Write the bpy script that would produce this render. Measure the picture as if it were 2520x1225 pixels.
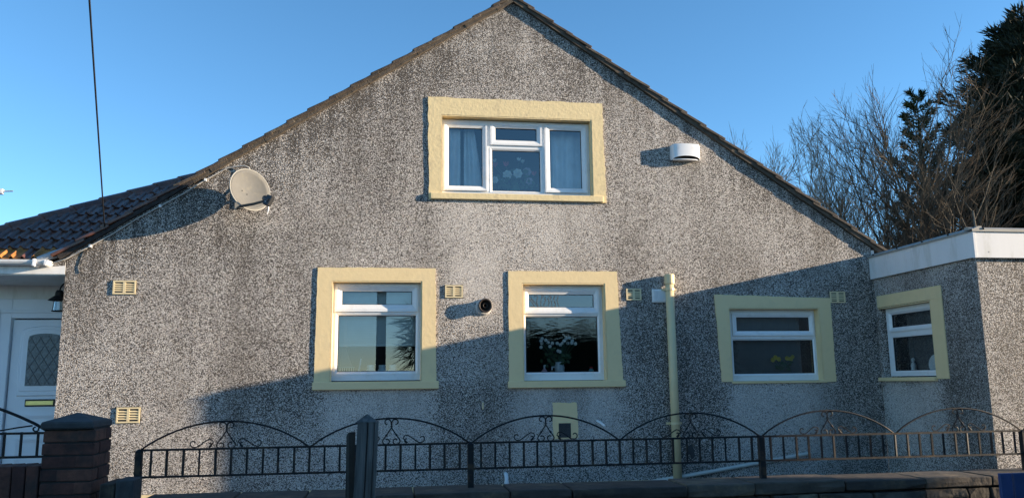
import bpy, math, random
from mathutils import Vector, Matrix
R = math.radians
for o in list(bpy.data.objects): bpy.data.objects.remove(o)
scene = bpy.context.scene
col = scene.collection
rnd = random.Random(7)

# ------------------------------------------------------------------ camera
pitch, yaw, roll = R(9.25), R(8.43), R(-.66)
fw = Vector((math.sin(yaw)*math.cos(pitch), math.cos(yaw)*math.cos(pitch), math.sin(pitch)))
rt = Vector((math.cos(yaw), -math.sin(yaw), 0)); up = rt.cross(fw)
r2 = rt*math.cos(roll)+up*math.sin(roll); u2 = -rt*math.sin(roll)+up*math.cos(roll)
cam = bpy.data.cameras.new('camera'); camo = bpy.data.objects.new('camera', cam); col.objects.link(camo)
m = Matrix((r2, u2, -fw)).transposed().to_4x4(); m.translation = Vector((0, -10, 1.6)); camo.matrix_world = m
cam.sensor_width = 36; cam.lens = 36*2000/2520; cam.clip_end = 3000; cam.clip_start = .05
scene.camera = camo

# ------------------------------------------------------------------ sky, sun, exposure
TOSUN = Vector((4.25, -1, .87)).normalized()
ELEV = math.asin(TOSUN.z); AZ = math.atan2(TOSUN.x, TOSUN.y)
w = bpy.data.worlds.new('World'); scene.world = w; w.use_nodes = True
nt = w.node_tree; nt.nodes.clear()
sk = nt.nodes.new('ShaderNodeTexSky'); sk.sky_type = 'NISHITA'; sk.sun_disc = False
sk.sun_elevation = ELEV; sk.sun_rotation = AZ; sk.altitude = 2500; sk.air_density = .95; sk.dust_density = 0; sk.ozone_density = 2.4
bg = nt.nodes.new('ShaderNodeBackground'); bg.inputs['Strength'].default_value = .135
wo = nt.nodes.new('ShaderNodeOutputWorld')
hs = nt.nodes.new('ShaderNodeHueSaturation'); hs.inputs['Hue'].default_value = .493; hs.inputs['Saturation'].default_value = 1.12; nt.links.new(sk.outputs[0], hs.inputs['Color']); nt.links.new(hs.outputs[0], bg.inputs[0]); nt.links.new(bg.outputs[0], wo.inputs[0])
sl = bpy.data.lights.new('sun', 'SUN'); sl.energy = 5; sl.angle = R(.5); sl.color = (1, .82, .60)
so = bpy.data.objects.new('sun', sl); col.objects.link(so); so.rotation_euler = TOSUN.to_track_quat('Z', 'Y').to_euler()
vs = scene.view_settings; vs.view_transform = 'Standard'; vs.look = 'None'; vs.exposure = 1.25; vs.gamma = 1; vs.use_curve_mapping = False
scene.cycles.max_bounces = 6; scene.cycles.transparent_max_bounces = 12

# ------------------------------------------------------------------ materials
class NT:
    def __init__(s, mat): s.t = mat.node_tree; s.n = s.t.nodes; s.l = s.t.links
    def add(s, typ, **kw):
        n = s.n.new(typ)
        for k, v in kw.items(): setattr(n, k, v)
        return n
    def put(s, sock, v):
        if isinstance(v, bpy.types.NodeSocket): s.l.new(v, sock)
        else: sock.default_value = v
    def math(s, op, a, b=None, c=None, clamp=False):
        n = s.add('ShaderNodeMath', operation=op, use_clamp=clamp)
        s.put(n.inputs[0], a)
        if b is not None: s.put(n.inputs[1], b)
        if c is not None: s.put(n.inputs[2], c)
        return n.outputs[0]
    def noise(s, vec, scale, detail=3, rough=.55):
        n = s.add('ShaderNodeTexNoise'); n.inputs['Scale'].default_value = scale
        n.inputs['Detail'].default_value = detail; n.inputs['Roughness'].default_value = rough
        s.l.new(vec, n.inputs['Vector']); return n.outputs['Fac']
    def mix(s, f, a, b):
        n = s.add('ShaderNodeMix', data_type='RGBA'); s.put(n.inputs[0], f); s.put(n.inputs[6], a); s.put(n.inputs[7], b); return n.outputs[2]
    def ramp(s, f, stops, interp='LINEAR'):
        n = s.add('ShaderNodeValToRGB'); s.l.new(f, n.inputs[0]); r = n.color_ramp; r.interpolation = interp
        while len(r.elements) < len(stops): r.elements.new(.5)
        for e, (p, c) in zip(r.elements, stops): e.position = p; e.color = c if len(c) == 4 else (*c, 1)
        return n.outputs[0]
    def sstep(s, v, a, b):
        n = s.add('ShaderNodeMapRange', interpolation_type='SMOOTHSTEP'); s.put(n.inputs['Value'], v)
        s.put(n.inputs['From Min'], a); s.put(n.inputs['From Max'], b); return n.outputs['Result']
    def scaled(s, vec, sc):
        n = s.add('ShaderNodeMapping'); s.l.new(vec, n.inputs[0]); n.inputs['Scale'].default_value = sc; return n.outputs[0]
def newmat(name):
    mt = bpy.data.materials.new(name); mt.use_nodes = True
    t = NT(mt); t.b = t.n['Principled BSDF']; return mt, t
def mat(name, c, rough=.7, var=.25, vscale=6, bump=.0, bscale=60, spec=.5, metal=0, stain=None, stain_amt=.4, stain_scale=2.5, streak=(1, 1, 1), perobj=0):
    mt, t = newmat(name); P = t.add('ShaderNodeNewGeometry').outputs['Position']
    Ps = t.scaled(P, streak)
    n1 = t.noise(Ps, vscale, 4)
    lo = [x*(1-var) for x in c]; hi = [min(1, x*(1+var)) for x in c]
    colr = t.ramp(n1, [(.3, lo), (.7, hi)])
    if stain:
        s = t.sstep(t.noise(Ps, stain_scale, 6, .65), .5, .68)
        colr = t.mix(t.math('MULTIPLY', s, stain_amt), colr, (*stain, 1))
    if perobj:
        oi = t.add('ShaderNodeObjectInfo').outputs['Random']
        f = t.math('MULTIPLY_ADD', oi, 2*perobj, 1-perobj)
        hs = t.add('ShaderNodeHueSaturation'); t.l.new(colr, hs.inputs['Color']); t.l.new(f, hs.inputs['Value'])
        h2 = t.math('MULTIPLY_ADD', oi, .04*perobj, .5-.02*perobj); t.l.new(h2, hs.inputs['Hue']); colr = hs.outputs[0]
    t.l.new(colr, t.b.inputs['Base Color'])
    t.b.inputs['Roughness'].default_value = rough; t.b.inputs['Specular IOR Level'].default_value = spec; t.b.inputs['Metallic'].default_value = metal
    if bump:
        bn = t.add('ShaderNodeBump'); bn.inputs['Strength'].default_value = 1; bn.inputs['Distance'].default_value = bump
        t.l.new(t.noise(Ps, bscale, 4), bn.inputs['Height']); t.l.new(bn.outputs[0], t.b.inputs['Normal'])
    return mt

def pebbledash(name, washes, darks, base):
    mt, t = newmat(name)
    P = t.add('ShaderNodeNewGeometry').outputs['Position']
    sep = t.add('ShaderNodeSeparateXYZ'); t.l.new(P, sep.inputs[0])
    x, y, z = sep.outputs
    wob = t.math('MULTIPLY_ADD', t.noise(P, 3, 4), .5, -.25)
    vn = t.math('MULTIPLY_ADD', t.noise(t.scaled(P, (5, 5, .5)), 1.0, 4), .5, -.25)
    dens = base
    dens = t.math('ADD', dens, t.math('MULTIPLY_ADD', t.noise(P, .9, 5, .6), .75, -.375))
    dens = t.math('ADD', dens, t.math('MULTIPLY_ADD', t.noise(P, 6, 3, .6), .30, -.15))
    dens = t.math('ADD', dens, t.math('MULTIPLY', vn, .35))
    strk = t.sstep(t.noise(t.scaled(P, (7, 7, .45)), 1.0, 4, .6), .35, .65)
    dv = t.math('SUBTRACT', t.math('SUBTRACT', 6.55, t.math('MULTIPLY', t.math('ABSOLUTE', t.math('SUBTRACT', x, 1.53)), .66)), z)
    dens = t.math('ADD', dens, t.math('MULTIPLY', t.math('MULTIPLY', t.sstep(dv, .95, .1), strk), .34))
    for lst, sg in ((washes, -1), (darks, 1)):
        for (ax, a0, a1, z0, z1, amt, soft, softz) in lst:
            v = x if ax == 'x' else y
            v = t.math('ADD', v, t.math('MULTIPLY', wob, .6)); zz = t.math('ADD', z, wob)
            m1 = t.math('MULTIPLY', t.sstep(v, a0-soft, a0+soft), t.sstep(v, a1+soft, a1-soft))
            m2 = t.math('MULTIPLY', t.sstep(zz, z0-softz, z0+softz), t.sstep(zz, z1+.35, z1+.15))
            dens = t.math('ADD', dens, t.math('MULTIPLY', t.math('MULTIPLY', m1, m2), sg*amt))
    vo = t.add('ShaderNodeTexVoronoi', feature='F1'); vo.inputs['Scale'].default_value = 122; t.l.new(P, vo.inputs['Vector'])
    sp = t.add('ShaderNodeSeparateColor'); t.l.new(vo.outputs['Color'], sp.inputs[0])
    rv = sp.outputs[0]
    rv = t.math('ADD', rv, t.math('MULTIPLY_ADD', t.noise(P, 60, 2), .8, -.4))
    dark = t.sstep(rv, t.math('ADD', dens, .10), t.math('SUBTRACT', dens, .10))      # 1 = black chip
    light = t.ramp(sp.outputs[1], [(0, (.40, .37, .35)), (.35, (.62, .57, .525)), (.85, (.78, .735, .69)), (.94, (.58, .48, .38)), (1, (.8, .78, .76))])
    blk = t.ramp(sp.outputs[2], [(0, (.030, .026, .024)), (.6, (.075, .063, .054)), (1, (.18, .15, .12))])
    c = t.mix(dark, light, blk)
    gap = t.sstep(vo.outputs['Distance'], .42, .75)
    c = t.mix(t.math('MULTIPLY', gap, .55), c, (.075, .07, .068, 1))
    st = t.sstep(t.noise(t.scaled(P, (1.5, 1.5, .4)), 1.0, 6, .62), .44, .66)
    c = t.mix(t.math('MULTIPLY', st, .30), c, (.085, .070, .056, 1))
    t.l.new(c, t.b.inputs['Base Color']); t.b.inputs['Roughness'].default_value = .75; t.b.inputs['Specular IOR Level'].default_value = .3
    h = t.math('SUBTRACT', t.math('MULTIPLY', sp.outputs[1], .7), vo.outputs['Distance'])
    bn = t.add('ShaderNodeBump'); bn.inputs['Strength'].default_value = 1; bn.inputs['Distance'].default_value = .0035
    t.l.new(h, bn.inputs['Height']); t.l.new(bn.outputs[0], t.b.inputs['Normal'])
    return mt

def glassmat(name, refl=.10, tint=(.86, .92, .92), bump=0):
    mt, t = newmat(name); t.n.remove(t.b)
    tr = t.add('ShaderNodeBsdfTransparent'); tr.inputs[0].default_value = (*tint, 1)
    gl = t.add('ShaderNodeBsdfGlossy'); gl.inputs['Roughness'].default_value = .0; gl.inputs[0].default_value = (1, 1, 1, 1)
    fr = t.add('ShaderNodeFresnel'); fr.inputs[0].default_value = 1.5
    f = t.math('ADD', fr.outputs[0], refl, clamp=True)
    if bump:
        P = t.add('ShaderNodeNewGeometry').outputs['Position']
        bn = t.add('ShaderNodeBump'); bn.inputs['Distance'].default_value = bump; bn.inputs['Strength'].default_value = 1
        t.l.new(t.noise(t.scaled(P, (1, 1, 3)), 9, 2), bn.inputs['Height']); t.l.new(bn.outputs[0], gl.inputs['Normal'])
    mx = t.add('ShaderNodeMixShader'); t.l.new(f, mx.inputs[0]); t.l.new(tr.outputs[0], mx.inputs[1]); t.l.new(gl.outputs[0], mx.inputs[2])
    t.l.new(mx.outputs[0], t.n['Material Output'].inputs[0]); return mt

M = {}
# (axis, from, to, z bottom, z top, amount, softness, softness at the bottom): rain-washed bands below sills, sooty bands elsewhere
M['dash'] = pebbledash('pebbledash',
    [('x', -.80, .50, .75, 1.3, .38, .12, .5), ('x', 1.5, 2.8, .7, 1.3, .38, .12, .5), ('x', 4.3, 5.6, .7, 1.3, .40, .12, .5),
     ('x', .55, 2.6, 2.7, 3.65, .22, .2, .5), ('x', .75, 1.35, 2.3, 2.9, .25, .2, .2), ('x', 1.2, 1.9, 5.6, 6.4, .12, .4, .4), ('x', -3.7, -2.4, .3, 1.1, .10, .4, .4)],
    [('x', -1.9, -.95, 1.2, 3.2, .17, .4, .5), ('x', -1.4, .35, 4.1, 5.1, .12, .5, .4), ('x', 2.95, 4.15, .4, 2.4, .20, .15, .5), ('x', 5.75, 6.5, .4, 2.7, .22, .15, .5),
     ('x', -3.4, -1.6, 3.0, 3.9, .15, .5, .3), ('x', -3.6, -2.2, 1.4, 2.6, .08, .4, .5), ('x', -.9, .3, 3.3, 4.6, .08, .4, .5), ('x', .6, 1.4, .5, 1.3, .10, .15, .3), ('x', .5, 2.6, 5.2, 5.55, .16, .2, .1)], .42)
M['dash_ext'] = pebbledash('pebbledash_extension',
    [('y', -1.15, -.05, .8, 1.35, .34, .12, .4), ('y', -1.5, 0, 2.66, 2.9, .30, .3, .2)], [('y', -1.9, -1.3, .5, 2.5, .16, .2, .3)], .47)
M['cream'] = mat('cream_paint', (.79, .61, .335), .6, .05, 5, .0025, 22, stain=(.45, .37, .24), stain_amt=.22, stain_scale=5)
M['cream_up'] = mat('cream_paint_weathered', (.76, .60, .33), .65, .07, 8, .004, 30, stain=(.33, .26, .17), stain_amt=.40, stain_scale=8)
M['cream_plastic'] = mat('cream_plastic', (.74, .60, .36), .5, .05, 9)
M['pipe_cream'] = mat('pipe_cream', (.68, .55, .32), .45, .08, 5, stain=(.4, .33, .2), stain_amt=.3)
M['upvc'] = mat('white_upvc', (.80, .80, .80), .3, .03, 4, stain=(.55, .52, .47), stain_amt=.25, stain_scale=9)
M['upvc_door'] = mat('white_door', (.74, .76, .80), .35, .03, 4)
M['white_board'] = mat('white_board', (.76, .75, .74), .4, .04, 2, streak=(2.2, 2.2, .5), stain=(.46, .45, .38), stain_amt=.38, stain_scale=3)
M['gasket'] = mat('black_gasket', (.02, .02, .022), .6, .1)
M['glass'] = glassmat('window_glass', .105)
M['glass_dark'] = glassmat('patterned_glass', .05, (.8, .85, .87), .0006)
M['leaded'] = mat('leaded_glass', (.10, .13, .15), .25, .4, 30, .002, 40)
M['lead'] = mat('lead_strip', (.07, .08, .09), .5, .2)
M['gold'] = mat('brass', (.80, .68, .25), .3, .1, 12, metal=.6)
M['black'] = mat('black_iron', (.008, .008, .010), .6, .3, 25, .001, 80, spec=.3, stain=(.10, .06, .03), stain_amt=.45, stain_scale=18)
M['blackplastic'] = mat('black_plastic', (.018, .018, .02), .4, .2)
M['greycollar'] = mat('grey_sealant', (.50, .48, .46), .8, .1)
M['flue_brown'] = mat('flue_brown', (.040, .028, .022), .5, .2)
M['dish'] = mat('dish_grey', (.146, .143, .135), .7, .05, 20, spec=.15, stain=(.20, .185, .15), stain_amt=.4, stain_scale=14)
M['verge'] = mat('concrete_tile', (.066, .050, .039), .85, .45, 9, .006, 60, stain=(.16, .13, .085), stain_amt=.35, stain_scale=10, perobj=.25)
M['mortar'] = mat('verge_mortar', (.085, .066, .048), .9, .35, 14, .006, 50, stain=(.08, .065, .05), stain_amt=.6, stain_scale=6)
M['mortar_dark'] = mat('dark_mortar', (.03, .025, .024), .9, .4, 14, .006, 50)  # darker bed colour for the lower end of the left verge
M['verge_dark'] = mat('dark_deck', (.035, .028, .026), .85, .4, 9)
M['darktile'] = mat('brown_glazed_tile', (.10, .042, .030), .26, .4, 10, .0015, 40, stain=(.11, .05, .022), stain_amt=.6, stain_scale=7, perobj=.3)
M['rust_tile'] = mat('orange_lichen_tile', (.42, .17, .035), .6, .5, 12, .003, 40, perobj=.3)
M['leadflash'] = mat('lead_flashing', (.34, .36, .38), .5, .2, 8)
M['cable_grey'] = mat('cable_grey', (.42, .40, .37), .6, .2)
M['waste'] = mat('aged_white_pipe', (.52, .52, .48), .5, .1)
M['wood_dark'] = mat('dark_rotten_wood', (.035, .031, .027), .9, .4, 9, .003, 40)
M['greytrim'] = mat('grey_trim', (.30, .29, .26), .6, .1, 8)
M['brick'] = mat('dark_brick', (.080, .029, .020), .85, .4, 18, .004, 70, stain=(.02, .018, .017), stain_amt=.75, stain_scale=4, perobj=.45)
M['brick_mortar'] = mat('brick_mortar', (.022, .02, .019), .95, .3, 20, .003, 60)
M['capstone'] = mat('cap_concrete', (.045, .045, .046), .9, .25, 12, .004, 50, stain=(.04, .04, .04), stain_amt=.6, stain_scale=8)
M['stone'] = mat('rough_stone', (.045, .037, .030), .9, .45, 14, .012, 22, stain=(.16, .125, .075), stain_amt=.6, stain_scale=5, perobj=.4)
M['coping'] = mat('coping_stone', (.055, .043, .034), .9, .35, 9, .008, 28, stain=(.17, .12, .07), stain_amt=.6, stain_scale=4, perobj=.35)
M['wood'] = mat('weathered_wood', (.095, .092, .088), .85, .4, 9, .003, 40, streak=(6, 6, .5), stain=(.04, .036, .032), stain_amt=.7, stain_scale=5)
M['blue'] = mat('blue_paint', (.020, .042, .125), .45, .15, 10, .001, 60, perobj=.1)
M['soil'] = mat('garden_path', (.085, .085, .085), .95, .3, 6, .01, 30)
M['tarmac'] = mat('tarmac', (.05, .05, .052), .9, .3, 12, .004, 120)
M['grassy'] = mat('rough_ground', (.045, .048, .045), .95, .4, 4, .02, 20)
M['flag'] = mat('paving', (.13, .13, .13), .9, .2, 4, .003, 60)
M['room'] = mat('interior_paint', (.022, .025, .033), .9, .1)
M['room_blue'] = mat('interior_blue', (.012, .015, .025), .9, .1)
M['blind'] = mat('blind_slat', (.72, .72, .70), .5, .05)
M['blind_dark'] = mat('blind_slat_grey', (.15, .14, .14), .5, .1)
M['net'] = mat('net_curtain', (.78, .80, .84), .9, .1)
M['ceramic'] = mat('white_ceramic', (.82, .83, .84), .2, .02)
M['petal_w'] = mat('white_petal', (.85, .85, .80), .6, .05)
M['petal_p'] = mat('pink_petal', (.75, .10, .14), .6, .2)
M['petal_m'] = mat('mauve_petal', (.55, .42, .50), .6, .2)
M['petal_y'] = mat('yellow_petal', (.65, .48, .04), .6, .2)
M['stemgreen'] = mat('stem_green', (.05, .10, .045), .6, .3)
M['pinkbottle'] = mat('pink_bottle', (.75, .48, .55), .35, .05)
M['tealbottle'] = mat('teal_bottle', (.2, .45, .45), .35, .05)
M['redcap'] = mat('red_cap', (.6, .04, .04), .4, .05)
M['brownboard'] = mat('brown_board', (.19, .13, .10), .6, .15)
M['greenrack'] = mat('pale_green_rack', (.45, .52, .42), .5, .1)
M['bark'] = mat('bark', (.15, .125, .095), .9, .35, 12, .006, 40)
M['twig'] = mat('twig', (.25, .19, .135), .85, .3, 3)
M['twig_dark'] = mat('twig_dark', (.115, .082, .052), .85, .3, 3)
M['twig_limb'] = M['bark']; M['twig_dark_limb'] = mat('limb_dark', (.075, .06, .042), .9, .35, 8)
M['palmbark'] = mat('palm_bark', (.12, .10, .08), .9, .4, 20, .01, 30)
M['palmleaf'] = mat('palm_leaf', (.05, .08, .03), .5, .3, 6)
M['polewood'] = mat('pole_wood', (.075, .06, .05), .9, .3, 9, streak=(6, 6, .4))
M['render_n'] = mat('neighbour_render', (.20, .185, .17), .9, .2, 3, .004, 40)
M['slate'] = mat('slate', (.07, .07, .075), .6, .2, 6)
def leafmat(name, a, b):
    mt, t = newmat(name)
    P = t.add('ShaderNodeNewGeometry').outputs['Position']
    c = t.ramp(t.noise(P, 3.5, 4), [(.3, a), (.7, b)])
    t.l.new(c, t.b.inputs['Base Color']); t.b.inputs['Roughness'].default_value = .65; t.b.inputs['Specular IOR Level'].default_value = .25
    return mt
M['cypress'] = leafmat('cypress_foliage', (.012, .018, .010), (.030, .036, .018))
M['pine'] = leafmat('pine_needles', (.022, .034, .012), (.060, .070, .022))
M['hedge'] = leafmat('hedge_leaves', (.02, .03, .012), (.05, .06, .025))

# ------------------------------------------------------------------ mesh helpers
class MB:
    def __init__(s): s.v = []; s.f = []
    def add(s, vs, fs):
        b = len(s.v); s.v += [tuple(p) for p in vs]; s.f += [tuple(i+b for i in f) for f in fs]; return s
    def box(s, x0, x1, y0, y1, z0, z1, j=0):
        vs = [(x, y, z) for x in (x0, x1) for y in (y0, y1) for z in (z0, z1)]
        if j: vs = [tuple(c+rnd.uniform(-j, j) for c in p) for p in vs]
        return s.add(vs, [(0, 1, 3, 2), (4, 6, 7, 5), (0, 4, 5, 1), (2, 3, 7, 6), (0, 2, 6, 4), (1, 5, 7, 3)])
    def obox(s, o, ax, ay, az, lx, ly, lz):          # oriented box from corner o
        o = Vector(o); vs = [o+ax*(i*lx)+ay*(j*ly)+az*(k*lz) for i in (0, 1) for j in (0, 1) for k in (0, 1)]
        return s.add(vs, [(0, 1, 3, 2), (4, 6, 7, 5), (0, 4, 5, 1), (2, 3, 7, 6), (0, 2, 6, 4), (1, 5, 7, 3)])
    def prism(s, poly, y0, y1):                      # poly in (x,z), extruded along y
        n = len(poly); vs = [(x, y0, z) for x, z in poly]+[(x, y1, z) for x, z in poly]
        return s.add(vs, [tuple(range(n)), tuple(range(2*n-1, n-1, -1))]+[(i, i+n, (i+1) % n+n, (i+1) % n) for i in range(n)])
    def tube(s, path, r, n=6, cap=True):
        path = [Vector(p) for p in path]; rs = r if isinstance(r, (list, tuple)) else [r]*len(path)
        t0 = (path[1]-path[0]).normalized(); a = t0.orthogonal().normalized(); vs = []; fs = []
        for i, p in enumerate(path):
            t = (path[min(i+1, len(path)-1)]-path[max(i-1, 0)]).normalized()
            a = (a-t*a.dot(t)); a = a.normalized() if a.length > 1e-6 else t.orthogonal().normalized(); b = t.cross(a)
            vs += [p+(a*math.cos(2*math.pi*k/n)+b*math.sin(2*math.pi*k/n))*rs[i] for k in range(n)]
        for i in range(len(path)-1):
            fs += [(i*n+k, i*n+(k+1) % n, (i+1)*n+(k+1) % n, (i+1)*n+k) for k in range(n)]
        if cap: fs += [tuple(range(n-1, -1, -1)), tuple(range((len(path)-1)*n, len(path)*n))]
        return s.add(vs, fs)
    def lathe(s, prof, o=(0, 0, 0), axis='z', n=16):   # prof: (r, h)
        o = Vector(o); vs = []; fs = []
        for r, h in prof:
            for k in range(n):
                c, d = r*math.cos(2*math.pi*k/n), r*math.sin(2*math.pi*k/n)
                vs.append(o+(Vector((c, d, h)) if axis == 'z' else Vector((c, -h, d))))
        for i in range(len(prof)-1):
            fs += [(i*n+k, i*n+(k+1) % n, (i+1)*n+(k+1) % n, (i+1)*n+k) for k in range(n)]
        fs += [tuple(range(n-1, -1, -1)), tuple(range((len(prof)-1)*n, len(prof)*n))]
        return s.add(vs, fs)
    def ring(s, o, i, yo, yi, yb):                     # mitred frame: outer rect o, inner rect i (x0,x1,z0,z1), front y at outer and inner edge, back y
        def c(rc, y): return [(rc[0], y, rc[2]), (rc[1], y, rc[2]), (rc[1], y, rc[3]), (rc[0], y, rc[3])]
        w_ = .35
        mid = tuple(a+(b-a)*w_ for a, b in zip(o, i))
        loops = [c(o, yb), c(o, yo), c(mid, yo), c(i, yi), c(i, yb)]
        vs = sum(loops, []); fs = []
        for L in range(4):
            for k in range(4):
                a, b = L*4+k, L*4+(k+1) % 4; fs.append((a, b, b+4, a+4))
        return s.add(vs, fs)
    def build(s, name, mt, parent=None, smooth=False, bevel=0, xf=None):
        me = bpy.data.meshes.new(name); me.from_pydata([tuple(xf @ Vector(p)) for p in s.v] if xf else s.v, [], s.f)
        import bmesh
        bm = bmesh.new(); bm.from_mesh(me); bmesh.ops.recalc_face_normals(bm, faces=bm.faces); bm.to_mesh(me); bm.free()
        if smooth:
            for p in me.polygons: p.use_smooth = True
        o = bpy.data.objects.new(name, me); col.objects.link(o); me.materials.append(mt if not isinstance(mt, str) else M[mt])
        if parent: o.parent = parent
        if bevel:
            bv = o.modifiers.new('bevel', 'BEVEL'); bv.width = bevel; bv.segments = 1; bv.limit_method = 'ANGLE'; bv.angle_limit = R(35)
        return o
def tag(o, label=None, cat=None, group=None, kind=None):
    for k, v in (('label', label), ('category', cat), ('group', group), ('kind', kind)):
        if v: o[k] = v
    return o
def thing(name, label, cat, loc=(0, 0, 0), group=None):
    o = bpy.data.objects.new(name, None); col.objects.link(o); o.location = (0, 0, 0); o.empty_display_size = .1
    return tag(o, label, cat, group)
def copy(o, parent, mw=None):
    c = o.copy(); col.objects.link(c); c.parent = parent
    if mw is not None: c.matrix_world = mw
    return c
def struct(o): o['kind'] = 'structure'; return o

# ------------------------------------------------------------------ ground
struct(MB().box(-700, 700, -700, 900, -.6, -.02).build('ground', 'grassy'))
struct(MB().box(-60, 60, -4.6, -.02, -.3, .26).build('garden_path', 'soil'))
struct(MB().box(-80, 80, -8.2, -5.06, -.3, .12).build('pavement', 'flag'))
struct(MB().box(-80, 80, -14, -8.35, -.3, .0).build('road', 'tarmac'))
struct(MB().box(-80, 80, -8.35, -8.2, -.3, .125).build('kerb', 'capstone', bevel=.015))

# ------------------------------------------------------------------ the gable house
house = thing('gable_house', 'grey pebbledashed house end with pointed gable, cream window surrounds and brown roof edge', 'house')
AX, AZt = 1.53, 6.55                       # apex
LX, LZ, RX, RZ = -3.76, 3.10, 6.37, 3.32    # eaves on the gable
def roofz(x): return AZt+(x-AX)*((AZt-LZ)/(AX-LX) if x < AX else -(AZt-RZ)/(RX-AX))
OPEN = {'L': (-.73, .36, 1.62, 2.83), 'U': (.585, 2.555, 3.945, 4.97), 'M': (1.6, 2.67, 1.6, 2.815), 'R': (4.30, 5.56, 1.565, 2.51)}
def gable_wall():
    b = MB(); T = .26
    xs = sorted({LX, AX, RX, *[v for o in OPEN.values() for v in o[:2]]})
    for x0, x1 in zip(xs, xs[1:]):
        xm = (x0+x1)/2; ops = sorted([o[2:] for o in OPEN.values() if o[0] <= xm <= o[1]])
        lo = .0; segs = []
        for a, c in ops: segs.append((lo, a)); lo = c
        for a, c in segs:
            for y, fl in ((0, 0), (T, 1)): b.add([(x0, y, a), (x1, y, a), (x1, y, c), (x0, y, c)], [(0, 1, 2, 3)])
        for y in (0, T): b.add([(x0, y, lo), (x1, y, lo), (x1, y, roofz(x1)), (x0, y, roofz(x0))], [(0, 1, 2, 3)])
    for x0, x1, z0, z1 in OPEN.values():
        q = [(x0, z0), (x1, z0), (x1, z1), (x0, z1)]
        for (ax, az), (bx, bz) in zip(q, q[1:]+q[:1]): b.add([(ax, 0, az), (bx, 0, bz), (bx, T, bz), (ax, T, az)], [(0, 1, 2, 3)])
    b.add([(LX, 0, 0), (LX, T, 0), (LX, T, LZ), (LX, 0, LZ)], [(0, 1, 2, 3)])
    b.add([(RX, 0, 0), (RX, T, 0), (RX, T, RZ), (RX, 0, RZ)], [(0, 1, 2, 3)])
    return b
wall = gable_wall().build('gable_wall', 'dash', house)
# wall return, back walls of the house
MB().box(LX, LX+.26, .262, 1.06, 0, 3.06).build('porch_return_wall', 'dash', house)
MB().box(RX-.26, RX, .262, 9.7, 0, RZ-.02).build('rear_side_wall', 'dash', house)
MB().box(-5.4, RX, 9.7, 9.95, 0, 3.0).build('far_wall', 'dash', house)
MB().box(-5.4, -5.15, 1.2, 9.69, 0, 2.85).build('front_wall', 'dash', house)
MB().box(LX+.01, RX-.005, -.012, -.001, .0, .385).build('plinth', 'cream', house)

# roof slopes with verge tiles
def slope(x0, z0, x1, z1, name, ridge_side, dark_to=0):
    d = Vector((x1-x0, 0, z1-z0)); L = d.length; d.normalize(); n = Vector((-d.z, 0, d.x))
    if n.z < 0: n = -n
    Yv = Vector((0, 1, 0)); o0 = Vector((x0, -.012, z0))
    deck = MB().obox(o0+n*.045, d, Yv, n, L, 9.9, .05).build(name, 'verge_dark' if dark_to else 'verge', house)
    mb = MB(); md = MB()
    k = 26                                             # wobbling mortar bed and undercloak strip
    for i in range(k):
        a = L*i/k; c = L*(i+1)/k+.004
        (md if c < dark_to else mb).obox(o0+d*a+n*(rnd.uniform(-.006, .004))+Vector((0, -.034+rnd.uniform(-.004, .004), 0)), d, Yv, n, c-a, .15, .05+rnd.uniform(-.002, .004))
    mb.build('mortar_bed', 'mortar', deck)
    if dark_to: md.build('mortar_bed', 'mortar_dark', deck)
    g = .308; cnt = int(L/g)+1
    tb = None
    for i in range(cnt):
        s0 = i*g-.05                                    # measured from the eave
        o = o0+d*(s0+rnd.uniform(-.008, .008))+n*(.062+rnd.uniform(-.004, .004))+Vector((0, -.052+rnd.uniform(-.006, .006), 0))
        ta = (d+n*(-.075+rnd.uniform(-.01, .01))).normalized(); nn = Vector((-ta.z, 0, ta.x)); nn = nn if nn.z > 0 else -nn
        LL = min(.40, L-s0+.01)
        if LL < .1: continue
        b = MB().obox(o, ta, Yv, nn, LL, .30, .036)
        # roll of the tile along its outer edge
        b.obox(o+nn*.034+Yv*.05, ta, Yv, nn, LL, .09, .016)
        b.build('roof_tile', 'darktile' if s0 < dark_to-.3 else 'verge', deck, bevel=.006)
    return deck
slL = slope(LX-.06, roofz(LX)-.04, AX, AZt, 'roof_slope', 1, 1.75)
slR = slope(RX+.22, RZ-.22*(AZt-RZ)/(RX-AX), AX, AZt, 'roof_slope', -1)
for i in range(6):
    y0 = -.07+i*.46
    b = MB(); pts = [(AX+.155*math.cos(a), AZt+.075+.15*math.sin(a)) for a in [math.pi*k/8 for k in range(9)]]
    pts2 = [(AX+.13*math.cos(a), AZt+.06+.125*math.sin(a)) for a in [math.pi*k/8 for k in range(8, -1, -1)]]
    b.prism(pts+pts2, y0, y0+.455).build('ridge_tile', 'verge', house)
MB().prism([(AX-.13, AZt+.055), (AX+.13, AZt+.055), (AX+.09, AZt+.15), (AX, AZt+.185), (AX-.09, AZt+.15)], -.04, -.01).build('ridge_mortar', 'mortar', house)

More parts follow.
